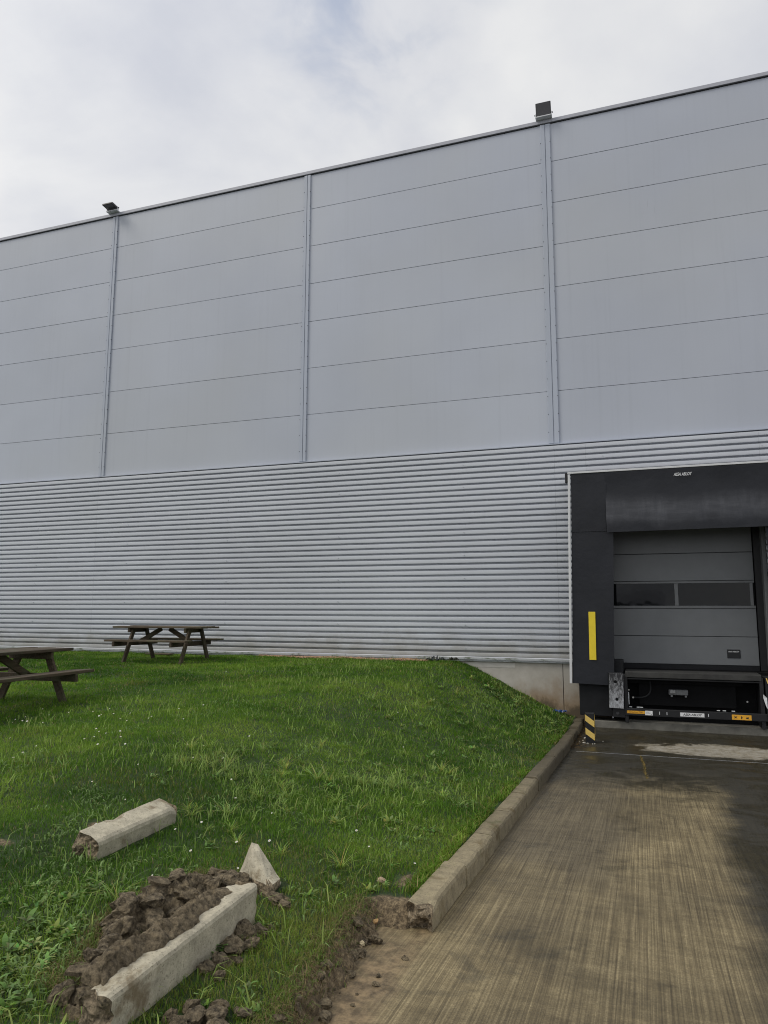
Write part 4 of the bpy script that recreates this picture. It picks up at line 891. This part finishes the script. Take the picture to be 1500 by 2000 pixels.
# ------------------------------------------------------------------ grass (one mass)
def occupied(x, y):
    r = (x > -2.06) & (x < -1.915) & (y > 2.40) & (y < 3.63)
    r |= (x > -3.37) & (x < -3.18) & (y > 3.85) & (y < 4.66)
    r |= (x > -2.33) & (x < -2.02) & (y > 3.94) & (y < 4.21)
    return r
def blades(X, Y, H, Wd, lean, colr, bend=0.5):
    """three-triangle blades as arrays"""
    n = len(X); Z = lawn_z(X, Y) - 0.004; th = RNG.uniform(0, 2 * np.pi, n); ph = th + RNG.normal(0, 0.7, n)
    sx, sy = np.cos(th + np.pi / 2) * Wd / 2, np.sin(th + np.pi / 2) * Wd / 2
    lx, ly = np.cos(ph) * lean * H, np.sin(ph) * lean * H
    v = np.empty((n, 5, 3), np.float32)
    b = np.stack([X, Y, Z], -1)
    mid = b + np.stack([lx * 0.32, ly * 0.32, H * 0.58], -1); tip = b + np.stack([lx, ly, H * (1 - bend * np.clip(lean, 0, 1.2) * 0.5)], -1)
    s = np.stack([sx, sy, 0 * sx], -1)
    v[:, 0] = b - s; v[:, 1] = b + s; v[:, 2] = mid + s * 0.75; v[:, 3] = mid - s * 0.75; v[:, 4] = tip
    c = np.empty((n, 5, 4), np.float32); c[..., 3] = 1
    c[:, :, :3] = colr[:, None, :]
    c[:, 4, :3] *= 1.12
    return v, c
def blade_mesh(name, parts, mat):
    v = np.concatenate([p[0] for p in parts]).reshape(-1, 3); c = np.concatenate([p[1] for p in parts]).reshape(-1, 4); n = len(v) // 5
    base = (np.arange(n) * 5)[:, None]
    loops = (base + np.array([0, 1, 2, 3, 3, 2, 4])[None]).astype(np.int32).ravel()
    starts = ((np.arange(n) * 7)[:, None] + np.array([0, 4])[None]).astype(np.int32).ravel()
    me = bpy.data.meshes.new(name); me.vertices.add(len(v)); me.vertices.foreach_set('co', v.ravel())
    me.loops.add(len(loops)); me.loops.foreach_set('vertex_index', loops); me.polygons.add(len(starts)); me.polygons.foreach_set('loop_start', starts)
    me.update(calc_edges=True)
    a = me.attributes.new('tint', 'FLOAT_COLOR', 'POINT'); a.data.foreach_set('color', c.ravel())
    me.materials.append(mat); o = bpy.data.objects.new(name, me); link(o); return o
def gcol(x, y, n):
    a = fbm(x * 0.55, y * 0.55, 3, 61); b = fbm(x * 1.9, y * 1.9, 3, 62); d = RNG.uniform(0, 1, n)
    dark = np.array([0.040, 0.112, 0.008]); mid = np.array([0.112, 0.232, 0.018]); lite = np.array([0.265, 0.39, 0.055]); yel = np.array([0.22, 0.205, 0.055]); straw = np.array([0.34, 0.28, 0.13])
    t = np.clip(0.45 * d + 1.15 * (a - 0.5) + 0.85 * (b - 0.5) + 0.22, 0, 1)[:, None]
    c = np.where(t < 0.5, dark + (mid - dark) * t * 2, mid + (lite - mid) * (t - 0.5) * 2)
    # mossy, yellowed turf round the diggings and along the verge
    yl = np.clip(1.6 - np.hypot((x + 1.95) / 0.55, (y - 3.4) / 1.2), 0, 1) * 0.55 + np.clip(1 - (-1.32 - x) / 0.5, 0, 1) * 0.30 + np.clip(fbm(x * 1.3, y * 1.3, 3, 63) - 0.62, 0, 1) * 2.0
    k = (RNG.uniform(0, 1, n) < yl)[:, None]; c = np.where(k, c * 0.35 + yel * 0.65, c)
    k = (RNG.uniform(0, 1, n) < 0.035)[:, None]; c = np.where(k, straw, c)
    return (c * RNG.uniform(0.78, 1.22, (n, 1))).astype(np.float32)
def in_view(x, y, margin):
    # the strip of lawn that the place shows; beyond it the turf is sparser
    return (x > -1.4 - 1.02 * (y + 0.4) - margin) & (y > 1.7)
parts = []
for (r0_, r1_, dens, wd, h0) in ((0, 4.2, 12500, 0.0029, 0.046), (4.2, 6.5, 9000, 0.0036, 0.047), (6.5, 9.5, 5600, 0.0048, 0.048), (9.5, 13.0, 3300, 0.0068, 0.050), (13.0, 24.0, 1900, 0.0098, 0.054)):
    y1 = min(15.62, r1_); n = int(dens * 20 * (y1 - 1.5)); x = RNG.uniform(-21.3, -1.30, n); y = RNG.uniform(1.5, y1, n)
    r = np.hypot(x, y); dn = fbm(x * 2.4, y * 2.4, 3, 70)
    keep = (r >= r0_) & (r < r1_) & in_view(x, y, 0.8) & (RNG.uniform(0, 1, n) < 0.45 + 1.0 * dn) & (RNG.uniform(0, 1, n) > soil_amt(x, y) * 1.9 - 0.12) & ~occupied(x, y)
    keep &= ~((x > -1.34) & (y > KERB_END - 0.1))
    x, y = x[keep], y[keep]; n = len(x)
    H = 0.82 * h0 * RNG.uniform(0.45, 1.35, n) * (0.55 + 0.95 * fbm(x * 1.1, y * 1.1, 3, 71)); Wd = wd * RNG.uniform(0.6, 1.35, n)
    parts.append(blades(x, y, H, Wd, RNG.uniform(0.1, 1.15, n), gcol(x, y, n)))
n = 60000; x = RNG.uniform(-40, -6, n); y = RNG.uniform(-1.5, 15.5, n); kp = ~in_view(x, y, 0.8); x, y = x[kp], y[kp]; n = len(x)
parts.append(blades(x, y, 0.06 * RNG.uniform(0.5, 1.3, n), 0.02 * RNG.uniform(0.6, 1.3, n), RNG.uniform(0.1, 1.0, n), gcol(x, y, n)))
# small round-leaved ground cover: thick in the near corner, in patches elsewhere
n = 60000; x = RNG.uniform(-5.5, -1.5, n); y = RNG.uniform(1.9, 9.0, n)
cz = 0.9 * np.exp(-(((x + 2.75) / 0.45) ** 2 + ((y - 2.75) / 0.6) ** 2)) + 0.30 * (fbm(x * 1.5, y * 1.5, 3, 75) > 0.56) + 0.02
kp = (RNG.uniform(0, 1, n) < cz * (fbm(x * 6, y * 6, 3, 76) > 0.45)) & (soil_amt(x, y) < 0.25) & ~occupied(x, y) & in_view(x, y, 0.8); x, y = x[kp], y[kp]; n = len(x)
cc = np.array([0.21, 0.32, 0.11]) * RNG.uniform(0.55, 1.35, (n, 1)) * np.array([1, 1, 1.0])
parts.append(blades(x, y, RNG.uniform(0.025, 0.06, n), RNG.uniform(0.007, 0.016, n), RNG.uniform(0.4, 1.5, n), cc.astype(np.float32), 0.9))
# rank longer grass on the bank
def long_zone(x, y):
    w = np.exp(-(((x + 3.5) / 0.9) ** 2 + ((y - 6.2) / 0.75) ** 2)) + 0.8 * np.exp(-(((x + 2.65) / 0.6) ** 2 + ((y - 7.2) / 0.9) ** 2)) + 0.7 * np.exp(-(((x + 2.9) / 0.55) ** 2 + ((y - 5.2) / 0.6) ** 2))
    w = w + 0.35 * np.exp(-(((x + 2.6) / 0.8) ** 2 + ((y - 10.5) / 2.0) ** 2)) + 0.5 * np.exp(-(((x + 2.4) / 0.8) ** 2 + ((y - 14.2) / 1.2) ** 2)) + 0.20
    return w
n = 90000; x = RNG.uniform(-7, -1.45, n); y = RNG.uniform(2.2, 15.55, n)
kp = (RNG.uniform(0, 1, n) < long_zone(x, y) * (0.15 + 1.1 * (fbm(x * 1.7, y * 1.7, 3, 72) > 0.5)) * 0.33) & (soil_amt(x, y) < 0.3) & ~occupied(x, y); x, y = x[kp], y[kp]; n = len(x)
lc = gcol(x, y, n); lc = (lc * 0.45 + 0.55 * np.array([0.34, 0.45, 0.13])) * RNG.uniform(0.75, 1.2, (n, 1))
parts.append(blades(x, y, RNG.uniform(0.07, 0.17, n), RNG.uniform(0.004, 0.0075, n) * (1 + np.hypot(x, y) * 0.04), RNG.uniform(0.3, 1.3, n), lc.astype(np.float32), 0.8))
n = 5200; x = RNG.uniform(-1.42, -1.325, n); y = RNG.uniform(KERB_END + 0.15, 15.4, n); kp = fbm(x * 3, y * 2.2, 3, 81) > 0.42; x, y = x[kp], y[kp]; n = len(x)
parts.append(blades(x, y, RNG.uniform(0.04, 0.10, n), RNG.uniform(0.004, 0.007, n) * (1 + y * 0.06), RNG.uniform(0.3, 1.1, n), gcol(x, y, n), 0.6))
n = 5200; y = RNG.uniform(2.2, 4.3, n); x = edge_x(y) + RNG.normal(0.0, 0.045, n)
rc = np.where(RNG.uniform(0, 1, (n, 1)) < 0.55, np.array([[0.26, 0.20, 0.10]]), np.array([[0.16, 0.24, 0.05]])) * RNG.uniform(0.4, 1.3, (n, 1))
parts.append(blades(x, y, RNG.uniform(0.015, 0.06, n), RNG.uniform(0.002, 0.004, n), RNG.uniform(0.5, 1.8, n), rc.astype(np.float32), 1.1))
n = 2600; y = RNG.uniform(2.6, 4.1, n); x = np.interp(y, [2.5, 2.9, 3.4, 3.8, 4.1], [-2.30, -2.45, -2.62, -2.60, -2.42]) + RNG.normal(0, 0.04, n)
rc = np.where(RNG.uniform(0, 1, (n, 1)) < 0.6, np.array([[0.22, 0.17, 0.08]]), np.array([[0.16, 0.25, 0.05]])) * RNG.uniform(0.4, 1.3, (n, 1))
parts.append(blades(x, y, RNG.uniform(0.03, 0.09, n), RNG.uniform(0.002, 0.004, n), RNG.uniform(0.4, 1.5, n), rc.astype(np.float32), 1.0))
g = blade_mesh('grass', parts, M_GRASS); tag(g, 'green mown lawn grass covering the bank beside the warehouse', 'grass', kind='stuff')
print('blades', len(g.data.vertices) // 5)

# ------------------------------------------------------------------ tufts, weeds, daisies as single plants
def strip_leaf(V, Fc, C, base, az, L, w, rise, droop, col, seg=4, shape='leaf'):
    i0 = len(V); d = Vector((math.cos(az), math.sin(az), 0)); s = Vector((-d.y, d.x, 0)); mid = random.uniform(.9, 1.1)
    for k in range(seg + 1):
        t = k / seg; ww = w * (math.sin(math.pi * min(1, 0.12 + 0.88 * t) ** 0.75) if shape == 'leaf' else (1 - t) ** 0.7) + 0.0006
        p = Vector(base) + d * (L * t * math.cos(rise * (1 - droop * t))) + Vector((0, 0, L * (t * math.sin(rise) - droop * t * t * 0.55)))
        fold = Vector((0, 0, 0.16 * ww)) if shape == 'leaf' else Vector((0, 0, 0))
        V.append(p - s * ww / 2 + fold); V.append(p + s * ww / 2 + fold)
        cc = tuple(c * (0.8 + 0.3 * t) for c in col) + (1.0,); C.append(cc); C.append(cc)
    for k in range(seg): a = i0 + 2 * k; Fc.append((a, a + 1, a + 3, a + 2))
def plant_mesh(name, V, Fc, C, mat):
    me = bpy.data.meshes.new(name); me.from_pydata([tuple(v) for v in V], [], Fc); me.update()
    a = me.attributes.new('tint', 'FLOAT_COLOR', 'POINT'); a.data.foreach_set('color', np.array(C, np.float32).ravel()); me.materials.append(mat); return me
def rosette(nleaf, L, w, col):
    V, Fc, C = [], [], []
    for k in range(nleaf):
        az = k * 2.4 + random.uniform(-.3, .3); c = tuple(x * random.uniform(.75, 1.25) for x in col)
        rr = L * 0.7 * random.random(); aa = random.uniform(0, 6.28); strip_leaf(V, Fc, C, (rr * math.cos(aa), rr * math.sin(aa), random.uniform(0, .035)), az, L * random.uniform(.45, 1.1), w * random.uniform(.6, 1.2), random.uniform(.1, 1.2), random.uniform(.2, .8), c)
    return plant_mesh('broadleaf_weed', V, Fc, C, M_WEED)
def tuft(nb, L, col):
    V, Fc, C = [], [], []
    for k in range(nb):
        az = random.uniform(0, 6.28); c = tuple(x * random.uniform(.7, 1.3) for x in col)
        strip_leaf(V, Fc, C, (random.uniform(-.02, .02), random.uniform(-.02, .02), 0), az, L * random.uniform(.5, 1.15), random.uniform(.004, .008), random.uniform(.8, 1.45), random.uniform(.25, .95), c, 5, 'blade')
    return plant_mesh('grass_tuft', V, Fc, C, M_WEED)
WE = [rosette(17, 0.042, 0.017, (0.11, 0.23, 0.06)), rosette(20, 0.052, 0.018, (0.14, 0.27, 0.08)), rosette(16, 0.038, 0.018, (0.20, 0.34, 0.12)), rosette(14, 0.075, 0.021, (0.13, 0.25, 0.085)), rosette(18, 0.060, 0.018, (0.19, 0.33, 0.09)), rosette(13, 0.060, 0.022, (0.10, 0.21, 0.07))]
TU = [tuft(26, 0.20, (0.25, 0.37, 0.10)), tuft(34, 0.26, (0.28, 0.41, 0.12)), tuft(20, 0.30, (0.24, 0.37, 0.12)), tuft(30, 0.17, (0.20, 0.32, 0.08))]
def plant(name, me, x, y, sc, label, cat, group):
    o = bpy.data.objects.new(name, me); link(o); o.location = (x, y, lz1(x, y) - 0.004); o.scale = (sc, sc, sc); o.rotation_euler = (random.uniform(-.1, .1), random.uniform(-.1, .1), random.uniform(0, 6.28))
    return tag(o, label, cat, group)
def scatter(n, cx, cy, sx, sy):
    out = []
    while len(out) < n:
        x, y = random.gauss(cx, sx), random.gauss(cy, sy)
        if x < -1.42 and 2.2 < y < 15.5 and soil_amt(x, y) < 0.35 and not bool(occupied(np.array([x]), np.array([y]))[0]): out.append((x, y))
    return out
for (n, cx, cy, sx, sy, s0, lab, grp) in (
        (34, -2.62, 2.75, 0.22, 0.36, 1.0, 'broad-leaved weed growing in the grass left of the soil heap', 'weeds left of the soil heap'),
        (14, -3.0, 3.35, 0.18, 0.16, 0.9, 'leafy weed in the grass between the soil heap and the shorter broken stone', 'weeds between heap and shorter stone'),
        (46, -2.75, 6.2, 0.75, 1.1, 1.0, 'broad-leaved weed among the long grass on the middle of the bank', 'weeds on the middle bank'),
        (40, -2.7, 9.6, 0.7, 1.5, 1.25, 'broad-leaved weed on the right slope of the lawn above the kerb', 'weeds on the right slope'),
        (60, -2.25, 14.1, 0.55, 0.75, 1.5, 'dark leafy weed on the bank beside the concrete plinth', 'weeds beside the plinth'),
        (20, -1.62, 5.2, 0.10, 0.9, 0.8, 'small leafy weed growing along the back of the near kerb', 'weeds along the kerb'),
        (10, -1.75, 2.75, 0.14, 0.35, 0.8, 'leafy weed on the grass between the long stone and the torn verge', 'weeds beside the torn verge')):
    for (x, y) in scatter(n, cx, cy, sx, sy): plant('broadleaf_weed', random.choice(WE), x, y, s0 * random.uniform(.65, 1.25), lab, 'weed', grp)
for (n, cx, cy, sx, sy, lab, grp) in (
        (30, -3.5, 6.1, 0.55, 0.5, 'arching tuft of long pale grass in the middle of the lawn', 'long tufts in mid lawn'),
        (16, -2.6, 7.0, 0.4, 0.8, 'tuft of long grass on the bank above the driveway', 'long tufts on the bank'),
        (8, -2.95, 4.9, 0.3, 0.25, 'tuft of long grass right of the shorter broken stone', 'long tufts by the shorter stone'),
        (16, -2.6, 11.5, 0.6, 1.4, 'thin tuft of long grass on the far right slope', 'long tufts on the far slope')):
    for (x, y) in scatter(n, cx, cy, sx, sy): plant('grass_tuft', random.choice(TU), x, y, random.uniform(.42, .8), lab, 'grass tuft', grp)
plant('grass_tuft', TU[1], -1.90, 4.66, 0.62, 'arching grass tuft standing alone behind the broken end of the kerb', 'grass tuft', None)
plant('grass_tuft', TU[2], -2.72, 3.45, 0.8, 'tall thin grass tuft rising behind the soil heap', 'grass tuft', None)
plant('broadleaf_weed', WE[4], -1.60, 4.42, 0.9, 'upright leafy weed growing against the broken end of the kerb', 'weed', None)
for (x, y, s_) in ((-2.27, 3.05, 0.42), (-2.30, 3.14, 0.36), (-2.24, 2.98, 0.34), (-2.46, 3.62, 0.3)):
    o = plant('grass_tuft', TU[3], x, y, s_, 'short green turf tuft caught in the hollow of the soil heap', 'grass tuft', 'turf in the soil heap'); o.location.z = hz(x, y) - 0.005
# moss in a crack of the slab
cp = [(-0.075, 12.24), (-0.055, 11.75), (-0.02, 11.3), (-0.015, 10.7), (0.015, 10.1)]
V, Fc, C = [], [], []
for k in range(520):
    t = random.random() * (len(cp) - 1); i = int(t); f_ = t - i; x = cp[i][0] * (1 - f_) + cp[i + 1][0] * f_ + random.gauss(0, .010); y = cp[i][1] * (1 - f_) + cp[i + 1][1] * f_
    strip_leaf(V, Fc, C, (x, y, float(zd(y)) + 0.001), random.uniform(0, 6.28), random.uniform(.008, .022), random.uniform(.004, .008), random.uniform(.2, 1.0), .2, random.choice(((0.18, 0.15, 0.05), (0.13, 0.13, 0.04), (0.22, 0.19, 0.08))), 2)
o = bpy.data.objects.new('moss', plant_mesh('moss', V, Fc, C, M_WEED)); link(o); tag(o, 'thin line of yellowish moss growing in a crack of the driveway', 'moss', kind='stuff')
# daisies
V, Fc = [], []
for k in range(9):
    a = k * 2 * math.pi / 9; i0 = len(V)
    V += [(0.003 * math.cos(a - .3), 0.003 * math.sin(a - .3), 0.0), (0.012 * math.cos(a - .22), 0.012 * math.sin(a - .22), 0.002), (0.012 * math.cos(a + .22), 0.012 * math.sin(a + .22), 0.002), (0.003 * math.cos(a + .3), 0.003 * math.sin(a + .3), 0.0)]; Fc.append((i0, i0 + 1, i0 + 2, i0 + 3))
PET = bpy.data.meshes.new('petals'); PET.from_pydata(V, [], Fc); PET.materials.append(M_PETAL)
bm = bmesh.new(); bmesh.ops.create_icosphere(bm, subdivisions=1, radius=0.0035, matrix=Matrix.Translation((0, 0, 0.001))); EYE = bpy.data.meshes.new('flower_eye'); bm.to_mesh(EYE); bm.free(); EYE.materials.append(M_EYE)
def daisy(x, y):
    t = thing('daisy', 'tiny white daisy flowering in the mown grass', 'daisy', (x, y, lz1(x, y) + random.uniform(.045, .07)), random.uniform(0, 6), 'daisies in the lawn'); s = random.uniform(.5, .9); t.scale = (s, s, s)
    t.rotation_euler = (random.uniform(.1, .7), random.uniform(-.3, .3), 0)
    link(bpy.data.objects.new('petals', PET), t); link(bpy.data.objects.new('flower_eye', EYE), t)
for (x, y) in scatter(36, -5.2, 6.0, 1.0, 0.9) + scatter(16, -6.2, 7.0, 0.8, 0.5) + scatter(14, -3.6, 5.0, 0.7, 0.8) + scatter(5, -2.2, 4.5, 0.4, 0.5) + scatter(6, -6.5, 10, 1.5, 2): daisy(x, y)

# ------------------------------------------------------------------ small things along the wall
GR = clod_mesh(77, 1); GR.materials.clear(); GR.name = 'gravel_pebble'
bm = bmesh.new()
for k in range(2600):
    x = random.uniform(-8.6, -4.4); y = random.uniform(YW - 0.30, YW - 0.06); r = random.uniform(.010, .022)
    bmesh.ops.create_icosphere(bm, subdivisions=1, radius=r, matrix=Matrix.Translation((x - (-6.5), y - 15.5, lz1(x, y) + random.uniform(0.0, 0.035) - 1.15)) @ Matrix.Diagonal((1, random.uniform(.7, 1.2), random.uniform(.5, .9), 1)))
o = bm_obj('gravel', bm, simple('tan_gravel', (0.40, 0.25, 0.16), 0.85, var=0.55, scale=40), None, (-6.5, 15.5, 1.15)); tag(o, 'strip of reddish gravel along the foot of the wall', 'gravel', kind='stuff')
# dark crumpled sheet and a peaked scrap by the plinth
def scrap(name, label, cat, loc, sx, sy, h, mat, seed, nx=14, ny=8, rz=0):
    v = []; f = []
    for j in range(ny + 1):
        for i in range(nx + 1):
            u, w_ = i / nx - .5, j / ny - .5; v.append((u * sx + 0.02 * mnoise.noise((u * 5, w_ * 5, seed)), w_ * sy + 0.02 * mnoise.noise((u * 5, w_ * 5, seed + 4)), h * (0.35 + 0.9 * abs(mnoise.fractal((u * 4, w_ * 4, seed), .8, 2.0, 3)))))
    m0 = len(v); v += [(a, b, c - 0.006) for a, b, c in v]; w1 = nx + 1
    for j in range(ny):
        for i in range(nx): a = j * w1 + i; f.append((a, a + 1, a + w1 + 1, a + w1)); f.append((m0 + a, m0 + a + w1, m0 + a + w1 + 1, m0 + a + 1))
    o = mesh_obj(name, v, f, mat, None, loc); o.rotation_euler = (0, 0, rz); return tag(o, label, cat)
M_SHEET = simple('dark_plastic', (0.012, 0.018, 0.017), 0.25, var=0.3)
scrap('plastic_sheet', 'crumpled dark plastic sheet at the foot of the corrugated wall where the bank begins', 'plastic sheet', (-4.25, 15.50, lz1(-4.25, 15.5) + 0.01), 0.36, 0.22, 0.12, M_SHEET, 3)
scrap('board_scrap', 'dark peaked scrap of board on the lawn edge below the wall', 'scrap', (-3.80, 15.35, lz1(-3.8, 15.35) + 0.02), 0.22, 0.12, 0.10, simple('dark_board', (0.03, 0.03, 0.02), 0.8), 8)
scrap('litter_wrapper', 'crumpled blue plastic litter in the weeds below the plinth', 'litter', (-1.62, 15.42, lz1(-1.62, 15.42) + 0.0), 0.26, 0.14, 0.10, simple('blue_plastic', (0.02, 0.06, 0.20), 0.35, var=0.4, scale=25), 12)
pl = box('board', -0.35, 0.35, -0.09, 0.09, 0, 0.03, M_WOOD, None, 0.004); pl.location = (-11.0, 15.0, lz1(-11, 15) + 0.05); tag(pl, 'flat dark board lying on the grass behind the whole picnic table', 'board')
# rubble at the post and leaf litter against the kerb
G5 = 'rubble chips around the striped post'
M_CHIP = simple('concrete_chip', (0.42, 0.40, 0.35), 0.85, var=0.3, scale=30)
chip = clod_mesh(91, 2); chip.materials.clear(); chip.materials.append(M_CHIP); chip.name = 'rubble_chip'
for (x, y, r) in ((-0.99, 13.26, 0.028), (-0.93, 13.24, 0.020), (-0.85, 13.22, 0.016), (-0.82, 13.25, 0.014), (-1.03, 13.50, 0.022), (-1.08, 13.42, 0.014), (-1.02, 13.75, 0.03), (-0.70, 13.55, 0.015)):
    o = bpy.data.objects.new('rubble_chip', chip); link(o); o.location = (x, y, float(zd(y)) + r * .4); o.scale = (r * 1.3, r, r * .8); o.rotation_euler = (0, 0, random.uniform(0, 6)); tag(o, 'pale chip of broken concrete at the foot of the striped post', 'rubble', G5)
V, Fc, C = [], [], []
for k in range(420):
    yy = random.uniform(12.5, 15.4); xx = -1.15 + abs(random.gauss(0, 0.10)); z = float(zd(yy)) + 0.004; c = random.choice(((0.06, 0.045, 0.02), (0.03, 0.022, 0.012), (0.12, 0.09, 0.04)))
    strip_leaf(V, Fc, C, (xx, yy, z + random.uniform(0, .02)), random.uniform(0, 6.28), random.uniform(.02, .07), random.uniform(.006, .02), random.uniform(0, .4), .1, c, 2)
o = bpy.data.objects.new('leaf_litter', plant_mesh('leaf_litter', V, Fc, C, M_WEED)); link(o); tag(o, 'brown dead leaves and twigs gathered against the kerb by the dock', 'leaf litter', kind='stuff')
